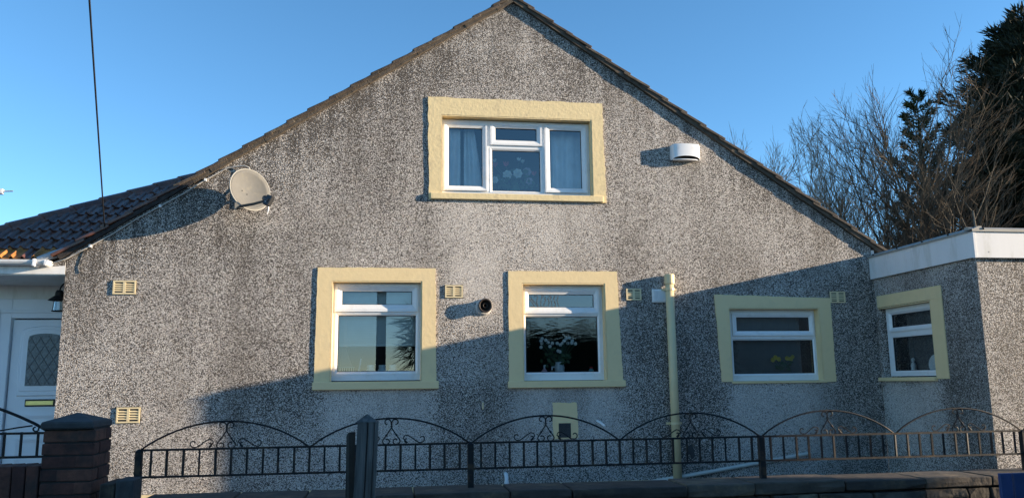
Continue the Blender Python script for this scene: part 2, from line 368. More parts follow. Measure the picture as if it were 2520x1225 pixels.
# porch wing roof left of the gable: a plane facing the street between a hip and a valley
T_ = .65
def wz(y): return 3.06+T_*(y-.05)
wing = MB()
wing.add([(-5.62, .05, 3.045), (-3.80, .05, 3.045), (-.85, 3.0, wz(3)-.015), (-2.67, 3.0, wz(3)-.015)], [(0, 1, 2, 3)])
wing.add([(-5.62, .05, 3.045), (-5.62, 6.5, 3.045), (-2.67, 6.5, wz(3)-.015), (-2.67, 3.0, wz(3)-.015)], [(0, 1, 2, 3)])
wing.add([(-2.67, 3.0, wz(3)-.015), (-.85, 3.0, wz(3)-.015), (-.85, 6.5, wz(3)-.015), (-2.67, 6.5, wz(3)-.015)], [(0, 1, 2, 3)])
wingo = wing.build('porch_roof', 'darktile', house)
sd = Vector((0, 1, T_)).normalized(); nn = Vector((0, -T_, 1)).normalized(); Xv = Vector((1, 0, 0))
gy = .235
def wing_tile(wd):
    b = MB(); prof = [(0, .020), (.012, .045), (.030, .052), (.045, .030), (.052, .018), (wd-.004, .016)]
    half = prof; pr = half
    n = len(pr); vs = []
    for s_, hz in ((0, .012), (.33, -.012)):
        vs += [(px, s_, h+hz) for px, h in pr]+[(px, s_, h+hz-.016) for px, h in reversed(pr)]
    N = 2*n
    fs = [(i, (i+1) % N, (i+1) % N+N, i+N) for i in range(N)]+[tuple(range(N-1, -1, -1)), tuple(range(N, 2*N))]
    b.add(vs, fs); return b
wd = .122
tm = {}
for key, mm in (('d', 'darktile'), ('r', 'rust_tile')):
    o = wing_tile(wd).build('roof_tile', mm, wingo); tm[key] = o
protos = dict(tm); first = {'d': True, 'r': True}
base = Matrix((Xv, sd, nn)).transposed().to_4x4()
for r in range(12):
    y = .03+r*gy
    xa = -5.62+(y-.05)+.24; xb = -3.80+(y-.05)-.02
    k0 = math.floor(xa/wd)+1
    for k in range(k0, int(math.floor(xb/wd))+1):
        x = k*wd
        if x+wd > xb or x < xa: continue
        key = 'r' if (r == 0 and rnd.random() < .75) else 'd'
        mw = base.copy(); mw.translation = Vector((x, y, wz(y)+rnd.uniform(-.003, .003)))
        if first[key]: o = protos[key]; o.matrix_world = mw; first[key] = False
        else:
            o = protos[key].copy(); col.objects.link(o); o.parent = wingo; o.matrix_world = mw
hipA, hipB = Vector((-5.62, .05, 3.07)), Vector((-2.67, 3.0, wz(3)+.01)); hd = (hipB-hipA); HL = hd.length; hd.normalize()
side = hd.cross(Vector((0, 0, 1))).normalized(); hn = side.cross(hd)
for i in range(int(HL/.42)):
    b = MB(); vs = []
    for s_, rr, lift in ((0, .128, .006), (.45, .121, -.003)):
        c = hipA+hd*(i*.42+s_)+hn*(lift-.085)
        vs += [c+side*(rr*math.cos(a))+hn*(rr*math.sin(a)) for a in [math.pi*k/8 for k in range(9)]]
        vs += [c+side*((rr-.02)*math.cos(a))+hn*((rr-.02)*math.sin(a)) for a in [math.pi*k/8 for k in range(8, -1, -1)]]
    b.add(vs, [(j, (j+1) % 18, (j+1) % 18+18, j+18) for j in range(18)]+[tuple(range(17, -1, -1)), tuple(range(18, 36))])
    b.build('hip_tile', 'darktile', wingo)
# lead valley lip emerging at the wall corner
vA, vB = Vector((-4.06, -.03, 3.045)), Vector((-3.62, .16, 3.25))
vd = (vB-vA).normalized(); vs_ = vd.cross(Vector((0, 0, 1))).normalized(); vn = vs_.cross(vd)
MB().tube([vA, vA+vd*.16, vA+vd*.34, vB+Vector((0, 0, .01))], [.035, .05, .055, .05], 8).build('valley_lip', 'leadflash', wingo, smooth=True)
# gutter, fascia, soffit
def trough(y, x0, x1, z, r, name, mt, parent):
    b = MB(); pr = [(r*math.cos(a), r*math.sin(a)) for a in [math.pi+math.pi*k/8 for k in range(9)]]
    pr += [((r-.006)*math.cos(a), (r-.006)*math.sin(a)) for a in [2*math.pi-math.pi*k/8 for k in range(9)]]
    N = 18; v = [(x0, y+p, z+q) for p, q in pr]+[(x1, y+p, z+q) for p, q in pr]
    b.add(v, [(j, (j+1) % N, (j+1) % N+N, j+N) for j in range(N)]+[tuple(range(N)), tuple(range(2*N-1, N-1, -1))])
    return b.build(name, mt, parent, smooth=False)
gut = trough(-.075, -5.7, -3.93, 3.035, .062, 'gutter', 'upvc', house)
b = MB(); b.prism([(-3.95, 3.03), (-3.895, 3.03), (-3.905, 2.985), (-3.93, 2.968), (-3.95, 2.968)], -.145, -.008); b.build('gutter_end', 'upvc', gut, bevel=.008)
b = MB(); b.box(-4.075, -4.035, -.148, -.002, 2.955, 3.045); b.build('gutter_bracket', 'upvc', gut, bevel=.01)
MB().box(-5.62, LX-.003, -.004, .02, 2.885, 3.02).build('fascia', 'white_board', house)
MB().box(-5.62, LX-.003, .021, 1.10, 2.872, 2.885).build('soffit', 'white_board', house)
b = MB(); b.prism([(-3.90, 2.975), (-3.765, 2.985), (-3.765, 3.09), (-3.86, 3.045)], -.006, .03); b.build('verge_end', 'dash', house)

# door in the porch
MB().box(-5.3, LX-.003, 1.10, 1.3, 2.70, 2.872).build('porch_panel', 'white_board', house)
MB().box(-5.4, -4.95, 1.08, 1.3, .3, 2.70).build('side_light_panel', 'upvc_door', house)
MB().box(-5.4, -3.2, .3, 1.5, 0, .44).build('door_step', 'capstone', house)
door = MB().box(-4.72, -3.86, 1.06, 1.11, .47, 2.44).build('door', 'upvc_door', house, bevel=.004)
b = MB(); b.box(-4.95, -4.735, 1.02, 1.12, .44, 2.70); b.box(-4.735, -3.77, 1.02, 1.12, 2.455, 2.70); b.build('door_frame', 'upvc_door', door, bevel=.006)
b = MB(); b.box(-4.90, -3.77, 1.008, 1.03, 2.52, 2.56); b.box(-4.90, -4.86, 1.008, 1.03, .5, 2.56); b.build('frame_moulding', 'upvc_door', door, bevel=.008)
def arch(x0, x1, z0, z1, rise, n=10):
    xc = (x0+x1)/2; hw = (x1-x0)/2
    return [(x0, z0), (x1, z0)]+[(xc+hw*math.cos(math.pi*k/n), z1-rise+rise*math.sin(math.pi*k/n)**.6) for k in range(n+1)]
b = MB(); b.prism(arch(-4.62, -4.02, 1.49, 2.36, .11), 1.042, 1.061); b.build('glazing_moulding', 'upvc_door', door, bevel=.01)
b = MB(); b.prism(arch(-4.585, -4.055, 1.55, 2.32, .10), 1.034, 1.043); b.build('glazing_bead', 'upvc_door', door, bevel=.006)
b = MB(); b.prism(arch(-4.52, -4.12, 1.615, 2.265, .08), 1.028, 1.035); dg = b.build('leaded_pane', 'leaded', door)
b = MB()
for k in range(-8, 10):
    for sg in (1, -1):
        p0 = Vector((-4.32+k*.11, 1.0265, 1.94)); d = Vector((.5*sg, 0, .8)).normalized()
        a = max(-2, -2); ts = []
        lo, hi = -1e9, 1e9
        for c, dd, mn, mx in ((p0.x, d.x, -4.515, -4.125), (p0.z, d.z, 1.62, 2.235)):
            t1, t2 = (mn-c)/dd, (mx-c)/dd; lo = max(lo, min(t1, t2)); hi = min(hi, max(t1, t2))
        if hi-lo > .03: b.tube([p0+d*lo, p0+d*hi], .004, 4)
b.build('lead_strips', 'lead', door)
for z0, z1 in ((.60, .98), (1.02, 1.27)):
    MB().ring((-4.60, -4.05, z0, z1), (-4.53, -4.12, z0+.06, z1-.06), 1.048, 1.058, 1.062).build('door_panel', 'upvc_door', door)
lb = MB().box(-4.51, -4.16, 1.045, 1.062, 1.36, 1.45).build('letterbox', 'blackplastic', door, bevel=.006)
MB().box(-4.495, -4.175, 1.036, 1.046, 1.378, 1.432).build('letter_flap', 'gold', lb, bevel=.004)

# windows: surround and sill, frame, sashes, panes
def wob_ring(outer, inner, y0, y1, open_bottom, jit=.006):
    """plaster surround: outer quad (TL,TR,BR,BL), inner rect, hand-trowelled outer edge"""
    TL, TR, BR, BL = outer; x0, x1, z0, z1 = inner
    b = MB()
    def strip(Pa, Pb, Qa, Qb, n):                      # outer edge Pa->Pb, inner edge Qa->Qb
        vs = []
        for i in range(n+1):
            t = i/n; p = (Pa[0]+(Pb[0]-Pa[0])*t, Pa[1]+(Pb[1]-Pa[1])*t); q = (Qa[0]+(Qb[0]-Qa[0])*t, Qa[1]+(Qb[1]-Qa[1])*t)
            jx, jz = (rnd.uniform(-jit, jit), rnd.uniform(-jit, jit)) if 0 < i < n else (0, 0)
            vs += [(p[0]+jx, y1, p[1]+jz), (p[0]+jx*.7, y0, p[1]+jz*.7), (q[0]+jx*.15, y0, q[1]+jz*.15), (q[0], y1, q[1])]
        fs = []
        for i in range(n): fs += [(i*4+k, i*4+k+1, i*4+k+5, i*4+k+4) for k in range(3)]
        b.add(vs, fs)
    it = [(x0, z1), (x1, z1), (x1, z0), (x0, z0)]
    strip(BL, TL, (x0, BL[1]), it[0], 18); strip(TL, TR, it[0], it[1], 20); strip(TR, BR, it[1], (x1, BR[1]), 18)
    return b
def reveal(inner, y0, y1):
    x0, x1, z0, z1 = inner; e = .0025; b = MB(); t = .012
    b.box(x0+e, x0+e+t, y0, y1, z0+.002, z1-e); b.box(x1-e-t, x1-e, y0, y1, z0+.002, z1-e); b.box(x0+e+t, x1-e-t, y0, y1, z1-e-t, z1-e)
    return b
def window(key, outer, sillr, frame, lights, mtc, glass='glass', label=None, sill_d=.055):
    inner = OPEN[key]
    fr = MB(); x0, x1, z0, z1 = frame
    yf = .105
    # frame: outer ring and bars are left by cutting the lights out of a grid
    xs = sorted({x0, x1, *[v for l in lights for v in l['cell'][:2]]}); zs = sorted({z0, z1, *[v for l in lights for v in l['cell'][2:]]})
    for xa, xb in zip(xs, xs[1:]):
        run = None
        for za, zb in zip(zs, zs[1:]):
            xm, zm = (xa+xb)/2, (za+zb)/2
            if any(l['cell'][0] < xm < l['cell'][1] and l['cell'][2] < zm < l['cell'][3] for l in lights): continue
            fr.box(xa, xb, yf, yf+.06, za, zb)
    # packer behind frame to the reveal
    w_ = fr.build('window', 'upvc', house)
    if label: w_['label'] = label
    wob_ring(outer, inner, -.016, .002, True, .012 if key == 'U' else .006).build('surround', mtc, w_)
    reveal(inner, -.012, yf+.05).build('reveal', mtc, w_)
    sx0, sx1, sz0, sz1 = sillr
    b = MB(); b.box(sx0, sx1, -sill_d, -.001, sz0, sz1); b.box(inner[0]+.003, inner[1]-.003, -.001, yf+.01, sz1-.05 if sz1-.05 > sz0 else sz0, min(sz1, inner[2]+.012)); b.build('sill', mtc, w_, bevel=.006)
    for l in lights:
        c = l['cell']; g = l['glass']
        if l.get('sash'):
            sh = MB().ring((c[0]-.012, c[1]+.012, c[2]-.012, c[3]+.012), g, yf-.022, yf-.004, yf+.03).build('sash', 'upvc', w_)
        else:
            sh = MB().ring(c, g, yf-.004, yf+.012, yf+.03).build('glazing_bead', 'upvc', w_)
        e = .006
        MB().ring((g[0]-.001, g[1]+.001, g[2]-.001, g[3]+.001), (g[0]+e, g[1]-e, g[2]+e, g[3]-e), yf+.010, yf+.012, yf+.028).build('gasket', 'gasket', w_)
        pb = MB(); pb.add([(g[0]-.01, yf+.02, g[2]-.01), (g[1]+.01, yf+.02, g[2]-.01), (g[1]+.01, yf+.02, g[3]+.01), (g[0]-.01, yf+.02, g[3]+.01)], [(0, 1, 2, 3)])
        pb.build('glass_pane', l.get('mat', glass), w_)
    for sx in (.12, .88):
        if key != 'U': MB().box(x0+(x1-x0)*sx-.016, x0+(x1-x0)*sx+.016, yf-.012, yf-.001, z0+.045, z0+.06).build('drain_cap', 'upvc', w_)
    return w_
winL = window('L', ((-.90, 2.99), (.52, 2.99), (.535, 1.615), (-.912, 1.615)), (-.925, .565, 1.525, 1.62), (-.725, .350, 1.632, 2.822), [
    dict(cell=(-.68, .305, 2.475, 2.785), glass=(-.61, .24, 2.55, 2.715), sash=1), dict(cell=(-.69, .325, 1.70, 2.445), glass=(-.65, .285, 1.74, 2.415))], 'cream')
winM = window('M', ((1.43, 2.965), (2.83, 2.97), (2.865, 1.6), (1.425, 1.6)), (1.41, 2.89, 1.52, 1.604), (1.615, 2.655, 1.61, 2.80), [
    dict(cell=(1.66, 2.60, 2.455, 2.745), glass=(1.70, 2.545, 2.52, 2.685), sash=1, mat='glass'), dict(cell=(1.64, 2.62, 1.68, 2.43), glass=(1.66, 2.585, 1.71, 2.40), mat='glass_dark')], 'cream')
winR = window('R', ((4.12, 2.68), (5.725, 2.64), (5.725, 1.55), (4.165, 1.565)), (4.30, 5.60, 1.54, 1.572), (4.315, 5.55, 1.575, 2.50), [
    dict(cell=(4.40, 5.505, 2.165, 2.44), glass=(4.45, 5.465, 2.215, 2.395), sash=1), dict(cell=(4.37, 5.525, 1.635, 2.13), glass=(4.395, 5.50, 1.665, 2.095))], 'cream', sill_d=.02)
winU = window('U', ((.42, 5.20), (2.70, 5.20), (2.725, 3.86), (.435, 3.86)), (.455, 2.675, 3.865, 3.945), (.60, 2.545, 3.955, 4.945), [
    dict(cell=(.64, 1.175, 4.02, 4.89), glass=(.69, 1.125, 4.07, 4.84), sash=1), dict(cell=(1.24, 1.895, 4.635, 4.90), glass=(1.295, 1.84, 4.69, 4.855), sash=1),
    dict(cell=(1.22, 1.91, 3.995, 4.59), glass=(1.25, 1.88, 4.02, 4.555)), dict(cell=(1.955, 2.49, 4.02, 4.90), glass=(2.01, 2.435, 4.07, 4.85), sash=1)], 'cream_up', sill_d=.045)

pat = MB()
for i in range(9):
    xx = 1.735+i*.044+rnd.uniform(-.006, .006); tops = rnd.uniform(2.64, 2.68)
    pat.tube([(xx+.012*math.sin(k*1.3+i)-(.02*(k-2) if i < 2 else 0), .1225, 2.524+(tops-2.524)*k/4) for k in range(5)], [.007, .005, .006, .007, .004], 4)
    if i < 8: pat.tube([(xx+.022+.022*math.cos(a), .1225, (2.65 if i % 2 else 2.545)+(.02 if i % 2 else -.016)*math.sin(a)) for a in [math.pi*k/6 for k in range(7)]], .004, 4)
pat.build('pane_pattern', 'lead', winM)
# rooms behind the windows
def room(x0, x1, z0, z1, depth, mt):
    b = MB(); y0, y1 = .262, .262+depth
    q = [(x0, z0), (x1, z0), (x1, z1), (x0, z1)]
    b.add([(x, y, z) for y in (y0, y1) for x, z in q], [(4, 5, 6, 7), (0, 1, 5, 4), (1, 2, 6, 5), (2, 3, 7, 6), (3, 0, 4, 7)])
    b.build('room', mt, house)
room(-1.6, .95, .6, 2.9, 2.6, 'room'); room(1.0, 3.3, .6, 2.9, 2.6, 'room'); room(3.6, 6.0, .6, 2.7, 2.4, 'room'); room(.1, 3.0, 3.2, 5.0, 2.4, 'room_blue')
for key, x0, x1, z in (('L', -.72, .35, 1.66), ('M', 1.61, 2.66, 1.64), ('R', 4.31, 5.55, 1.60), ('U', .6, 2.54, 3.97)):
    MB().box(x0, x1, .17, .44, z-.03, z).build('window_board', 'upvc', house)

# right-hand eave gutter end
g2 = trough(0, 0, 1, 0, .055, 'gutter', 'upvc', house); g2.rotation_euler = (0, 0, R(90)); g2.scale = (9.6, 1, 1); g2.location = (RX+.10, .02, RZ-.06)
MB().box(RX+.004, RX+.045, .0, 9.6, RZ-.16, RZ-.03).build('fascia', 'white_board', house)

# ------------------------------------------------------------------ flat-roofed extension
ext = thing('flat_roof_extension', 'low flat-roofed pebbledash extension with white fascia at the end of the gable', 'extension')
EX = 6.372; EY = -1.96
EO = (-1.13, -.06, 1.60, 2.50)                 # opening in the left face (y0,y1,z0,z1)
b = MB()
ys = [EY, EO[0], EO[1], -.003]
for a, c in zip(ys, ys[1:]):
    zr = [(0, 2.95)] if not (a >= EO[0]-1e-6 and c <= EO[1]+1e-6) else [(0, EO[2]), (EO[3], 2.95)]
    for z0, z1 in zr:
        for xx in (EX, EX+.25): b.add([(xx, a, z0), (xx, c, z0), (xx, c, z1), (xx, a, z1)], [(0, 1, 2, 3)])
q = [(EO[0], EO[2]), (EO[1], EO[2]), (EO[1], EO[3]), (EO[0], EO[3])]
for (ay, az), (by, bz) in zip(q, q[1:]+q[:1]): b.add([(EX, ay, az), (EX, by, bz), (EX+.25, by, bz), (EX+.25, ay, az)], [(0, 1, 2, 3)])
b.add([(EX, EY, 0), (12.2, EY, 0), (12.2, EY, 2.95), (EX, EY, 2.95)], [(0, 1, 2, 3)])
b.add([(EX+.25, EY+.25, 0), (12.2, EY+.25, 0), (12.2, EY+.25, 2.95), (EX+.25, EY+.25, 2.95)], [(0, 1, 2, 3)])
b.add([(12.2, EY, 0), (12.2, 3, 0), (12.2, 3, 2.95), (12.2, EY, 2.95)], [(0, 1, 2, 3)])
b.build('wall', 'dash_ext', ext)
MB().box(EX-.02, 12.4, EY-.02, 3, 3.14, 3.19).build('roof', 'greytrim', ext)
f1 = MB().box(EX-.045, EX-.018, EY-.047, -.004, 2.89, 3.18).build('fascia', 'white_board', ext, bevel=.002)
f2 = MB().box(EX-.018, 12.4, EY-.047, EY-.02, 2.885, 3.178).build('fascia', 'white_board', ext, bevel=.002)
MB().box(EX-.05, EX-.018, EY-.052, EY-.017, 2.882, 3.182).build('corner_trim', 'white_board', ext, bevel=.002)
MB().prism([(EX-.062, 3.175), (EX-.062, 3.195), (EX+.02, 3.235), (EX+.06, 3.235), (EX+.06, 3.191)], EY-.06, -.006).build('roof_trim', 'greytrim', ext)
b = MB(); b.add([(x, y, z) for x in (EX-.062, 12.4) for y, z in ((EY-.064, 3.175), (EY-.064, 3.205), (EY+.02, 3.235), (EY+.06, 3.235), (EY+.06, 3.191))],
    [(0, 1, 2, 3, 4), (9, 8, 7, 6, 5)]+[(i, (i+1) % 5, (i+1) % 5+5, i+5) for i in range(5)]); b.build('roof_trim', 'greytrim', ext)
for y in (-.13, -.65, -1.15, -1.62): MB().lathe([(.012, 0), (.012, .012), (.006, .018)], (0, 0, 0), 'z', 8).build('screw', 'gasket', ext, xf=Matrix.Translation((EX-.05, y, 3.203)) @ Matrix.Rotation(R(-70), 4, 'Y'))
for x in (6.45, 7.2, 8.0): MB().lathe([(.014, 0), (.014, .012), (.006, .018)], (0, 0, 0), 'z', 8).build('screw', 'gasket', ext, xf=Matrix.Translation((x, EY-.058, 3.207)) @ Matrix.Rotation(R(60), 4, 'X'))
for x in (8.6, 10.9): MB().box(x, x+.03, EY-.051, EY-.046, 2.884, 3.177).build('joint_cover', 'white_board', ext)
for x in (6.5, 7.15, 7.8): MB().lathe([(.008, 0), (.006, .003)], (x, EY-.046, 2.95), 'y', 8).build('pin', 'greytrim', ext)
# its window: built flat in local (u,z) and turned on to the left face
def turn(mbd): # local x -> -y ; local y -> +x
    return Matrix(((0, 1, 0, EX), (-1, 0, 0, 0), (0, 0, 1, 0), (0, 0, 0, 1)))
xf = turn(None)
yf = .085
fr = MB(); u0, u1, z0, z1 = .085, 1.115, 1.612, 2.488
lights = [dict(cell=(.15, 1.075, 2.18, 2.445), glass=(.20, 1.035, 2.235, 2.40), sash=1), dict(cell=(.14, 1.10, 1.65, 2.14), glass=(.185, 1.075, 1.68, 2.105))]
xs = sorted({u0, u1, *[v for l in lights for v in l['cell'][:2]]}); zs = sorted({z0, z1, *[v for l in lights for v in l['cell'][2:]]})
for xa, xb in zip(xs, xs[1:]):
    for za, zb in zip(zs, zs[1:]):
        xm, zm = (xa+xb)/2, (za+zb)/2
        if any(l['cell'][0] < xm < l['cell'][1] and l['cell'][2] < zm < l['cell'][3] for l in lights): continue
        fr.box(xa, xb, yf, yf+.06, za, zb)
ew = fr.build('window', 'upvc', ext, xf=xf)
for l in lights:
    c, g = l['cell'], l['glass']
    MB().ring(c, g, yf-(.022 if l.get('sash') else .004), yf+.002, yf+.03).build('sash' if l.get('sash') else 'glazing_bead', 'upvc', ew, xf=xf)
    e = .006; MB().ring(g, (g[0]+e, g[1]-e, g[2]+e, g[3]-e), yf+.008, yf+.01, yf+.028).build('gasket', 'gasket', ew, xf=xf)
    MB().add([(g[0]-.01, yf+.02, g[2]-.01), (g[1]+.01, yf+.02, g[2]-.01), (g[1]+.01, yf+.02, g[3]+.01), (g[0]-.01, yf+.02, g[3]+.01)], [(0, 1, 2, 3)]).build('glass_pane', 'glass', ew, xf=xf)
b = MB(); b.box(.06, 1.345, -.016, .002, 2.505, 2.66); b.box(1.132, 1.345, -.016, .002, 1.575, 2.5045); b.build('surround', 'cream', ew, xf=xf, bevel=.004)
b = MB(); b.box(1.118, 1.1285, -.01, .14, 1.603, 2.497); b.box(.0625, 1.118, -.01, .14, 2.489, 2.4985); b.build('reveal', 'cream', ew, xf=xf)
MB().box(.0, 1.13, -.05, .10, 1.55, 1.598).build('sill', 'cream', ew, xf=xf, bevel=.005)
b = MB(); q = [(-1.7, .6), (-.02, .6), (-.02, 2.7), (-1.7, 2.7)]
b.add([(x, y, z) for x in (EX+.255, EX+2.6) for y, z in q], [(4, 5, 6, 7), (0, 1, 5, 4), (1, 2, 6, 5), (2, 3, 7, 6), (3, 0, 4, 7)]); b.build('room', 'room', ext)

# ------------------------------------------------------------------ things fixed to the wall
def air_vent(x0, x1, z0, z1, label):
    t = thing('air_vent', label, 'air vent', group='cream slotted air vents on the gable wall')
    MB().box(x0-.004, x1+.004, -.006, .004, z0-.004, z1+.004).build('back_plate', 'gasket', t)
    f = MB().ring((x0, x1, z0, z1), (x0+.018, x1-.018, z0+.018, z1-.018), -.016, -.016, -.004).build('frame', 'cream_plastic', t)
    xm = (x0+x1)/2; MB().box(xm-.014, xm+.014, -.016, -.005, z0+.016, z1-.016).build('mullion', 'cream_plastic', t)
    n = 5; h = (z1-z0-.036)
    for i in range(n-1):
        zc = z0+.018+h*(i+1)/n
        for a, c in ((x0+.016, xm-.013), (xm+.013, x1-.016)):
            b = MB(); b.add([(a, -.016, zc-.002), (c, -.016, zc-.002), (c, -.007, zc+.008), (a, -.007, zc+.008), (a, -.016, zc-.008), (c, -.016, zc-.008), (c, -.005, zc+.003), (a, -.005, zc+.003)],
                            [(0, 1, 2, 3), (7, 6, 5, 4), (0, 4, 5, 1), (3, 2, 6, 7), (0, 3, 7, 4), (1, 5, 6, 2)])
            b.build('slat', 'cream_plastic', t)
air_vent(-3.225, -2.972, 2.655, 2.815, 'cream slotted air vent high on the gable between the front door and the left window')
air_vent(-3.096, -2.84, 1.185, 1.36, 'cream slotted air vent low on the wall just above the brick pier')
air_vent(.64, .86, 2.627, 2.783, 'cream slotted air vent between the sunlit kitchen window and the black flue')
air_vent(2.945, 3.143, 2.605, 2.752, 'cream slotted air vent in shade between the white-flowers window and the drainpipe')
air_vent(5.725, 5.942, 2.578, 2.728, 'cream slotted air vent at the top corner of the far right gable window')

t = thing('extractor_grille', 'white square louvred extractor grille half hidden behind the top of the drainpipe', 'vent')
MB().box(3.285, 3.53, -.03, .002, 2.575, 2.745).build('housing', 'upvc', t, bevel=.006)
for i in range(12): MB().box(3.30+i*.0182, 3.309+i*.0182, -.042, -.029, 2.595, 2.725).build('slat', 'upvc', t)

t = thing('boiler_flue', 'round black boiler flue with white collar between the two lower windows', 'flue')
MB().lathe([(.104, -.002), (.102, .012), (.085, .03)], (1.118, 0, 2.512), 'y', 20).build('collar', 'greycollar', t, smooth=False)
MB().lathe([(.078, .02), (.078, .07), (.087, .075), (.087, .095), (.070, .10), (.064, .08), (.058, .04)], (1.13, 0, 2.525), 'y', 24).build('duct', 'flue_brown', t, smooth=True)
MB().lathe([(.030, .035), (.030, .085), (.022, .085), (.02, .04)], (1.13, 0, 2.525), 'y', 16).build('inner_duct', 'flue_brown', t, smooth=True)

t = thing('alarm_box', 'white rounded alarm box high on the right of the gable', 'alarm box')
b = MB(); N = 18
def bow(x): u = (x-3.80)/.195; return -.115*(1-.42*abs(u)**3)
pts = [3.61+.39*i/N for i in range(N+1)]
# front shell, bowed outwards, lower edge cut in an arc
vs = []
for x in pts:
    u = (x-3.805)/.195; e = max(0, 1-u*u)**.5
    y = -.06-.06*e**.6; zt = 4.66-.012*(1-e); zb = 4.44+.055*e
    vs += [(x, .002, zt), (x, y, zt), (x, y, zb), (x, -.002 if False else y+.004, zb), (x, .002, 4.47)]
fs = []
for i in range(N): fs += [(i*5+k, i*5+k+1, i*5+k+6, i*5+k+5) for k in range(2)]
fs += [(0, 1, 2, 4), (N*5, N*5+4, N*5+2, N*5+1)]
b.add(vs, fs); sh = b.build('shell', 'upvc', t)
b = MB(); n = 16
ell = [(3.805+.178*math.cos(2*math.pi*k/n), -.004-.098*(math.sin(2*math.pi*k/n)*.5+.5), 0) for k in range(n)]
b.add([(x, y, 4.446) for x, y, _ in ell]+[(x, y, 4.458) for x, y, _ in ell], [tuple(range(n)), tuple(range(2*n-1, n-1, -1))]+[(k, (k+1) % n, (k+1) % n+n, k+n) for k in range(n)])
b.build('base_tray', 'upvc', t)
MB().box(3.64, 3.97, -.05, -.003, 4.472, 4.62).build('siren', 'blackplastic', t)

t = thing('drainpipe', 'cream drainpipe standing upright on the gable between the two right windows', 'drainpipe')
MB().tube([(3.50, -.075, .30), (3.50, -.075, 2.88)], .055, 14).build('pipe', 'pipe_cream', t, smooth=True)
MB().lathe([(.058, 0), (.066, .01), (.066, .12), (.060, .13), (.056, .13), (.054, .05)], (3.50, -.075, 2.80), 'z', 16).build('socket', 'pipe_cream', t, smooth=False)
b = MB(); b.lathe([(.064, 0), (.064, .03)], (3.50, -.075, 2.72), 'z', 14); b.box(3.405, 3.595, -.05, .002, 2.722, 2.748); b.build('bracket', 'pipe_cream', t)
b = MB(); b.lathe([(.064, 0), (.064, .03)], (3.50, -.075, 1.05), 'z', 14); b.box(3.405, 3.595, -.05, .002, 1.052, 1.078); b.build('bracket', 'pipe_cream', t)

t = thing('waste_pipe', 'pale waste pipe sloping up along the foot of the wall right of the drainpipe', 'pipe')
MB().tube([(3.0, -.05, .345), (4.02, -.05, .48), (5.24, -.05, .655), (5.275, -.045, .662), (5.285, -.02, .664), (5.285, .01, .664)], .024, 10).build('pipe', 'waste', t, smooth=True)
for x, z in ((4.55, .556),): MB().tube([(x-.02, -.05, z-.003), (x+.02, -.05, z+.003)], .029, 10)  .build('coupling', 'waste', t)
t = thing('overflow_stub', 'short white pipe stub rising behind the coping below the middle window', 'pipe')
MB().tube([(1.375, -.06, .2), (1.375, -.06, .475), (1.372, -.03, .505), (1.372, .01, .51)], [.025, .025, .025, .022], 10).build('pipe', 'upvc', t, smooth=True)
MB().tube([(1.375, -.06, .40), (1.375, -.06, .425)], .03, 10).build('coupling', 'upvc', t)
t = thing('pipe_cover', 'small cream plastic cover on the wall between the two lower windows', 'cover')
MB().box(1.092, 1.110, -.02, .002, 1.272, 1.355).build('cover', 'cream_plastic', t, bevel=.005)
t = thing('pipe_outlet', 'tiny white spout poking from the wall right of the grille', 'spout')
MB().tube([(2.52, .01, 1.11), (2.55, -.05, 1.09), (2.59, -.11, 1.05)], .016, 8).build('spout', 'upvc', t)
t = thing('wall_grille', 'dark square grille set in a hand-painted cream patch under the middle window', 'vent')
wob = MB(); cx_, cz_ = 2.118, 1.115
ring = []
for (xa, za), (xb, zb) in (((1.965, .90), (2.275, .905)), ((2.275, .905), (2.272, 1.335)), ((2.272, 1.335), (1.967, 1.34)), ((1.967, 1.34), (1.965, .90))):
    for i in range(10): ring.append((xa+(xb-xa)*i/10+rnd.uniform(-.007, .007), za+(zb-za)*i/10+rnd.uniform(-.008, .008)))
wob.prism(ring, -.006, .001).build('painted_patch', 'cream', t)
MB().box(2.03, 2.185, -.010, -.005, .915, 1.092).build('backing', 'gasket', t)
b = MB()
for i in range(11): b.box(2.03+i*.0153, 2.034+i*.0153, -.0150, -.0102, .915, 1.092)
for i in range(12): b.box(2.03, 2.187, -.0195, -.0152, .915+i*.0158, .919+i*.0158)
b.build('mesh_wires', 'lead', t)
b = MB().ring((2.02, 2.197, .905, 1.102), (2.032, 2.185, .917, 1.090), -.02, -.02, -.004).build('frame', 'cream', t)
t = tag(MB().prism([(3.66, .78), (3.72, .80), (3.75, .74), (3.76, .66), (3.72, .62), (3.70, .68), (3.66, .70)], -.012, .001).build('render_scar', 'capstone', None), 'dark broken patch in the pebbledash right of the drainpipe', 'wall patch')

# satellite dish
dish = thing('satellite_dish', 'grey oval satellite dish with black arm on the left of the gable', 'satellite dish')
DC = Vector((-1.675, -.30, 3.868)); n_ = Vector((.62, -.76, .20)).normalized()
ux = n_.cross(Vector((0, 0, 1))).normalized()*-1; uy = ux.cross(n_)*-1
if uy.z < 0: uy = -uy
rollr = R(-22); ux, uy = ux*math.cos(rollr)+uy*math.sin(rollr), -ux*math.sin(rollr)+uy*math.cos(rollr)
def dp(a, c, depth=.075, A=.255, B=.258, off=0):
    rr = math.hypot(a, c); return DC+ux*(a*A)+uy*(c*B)+n_*(depth*(rr*rr-1)+off)
b = MB(); rings = 7; seg = 40; vs = []
for off in (0, -.012):
    vs.append(dp(0, 0, off=off))
    for r_ in range(1, rings+1):
        rr = r_/rings
        for k in range(seg):
            a = 2*math.pi*k/seg; vs.append(dp(rr*math.cos(a), rr*math.sin(a), off=off))
H = 1+rings*seg; fs = []
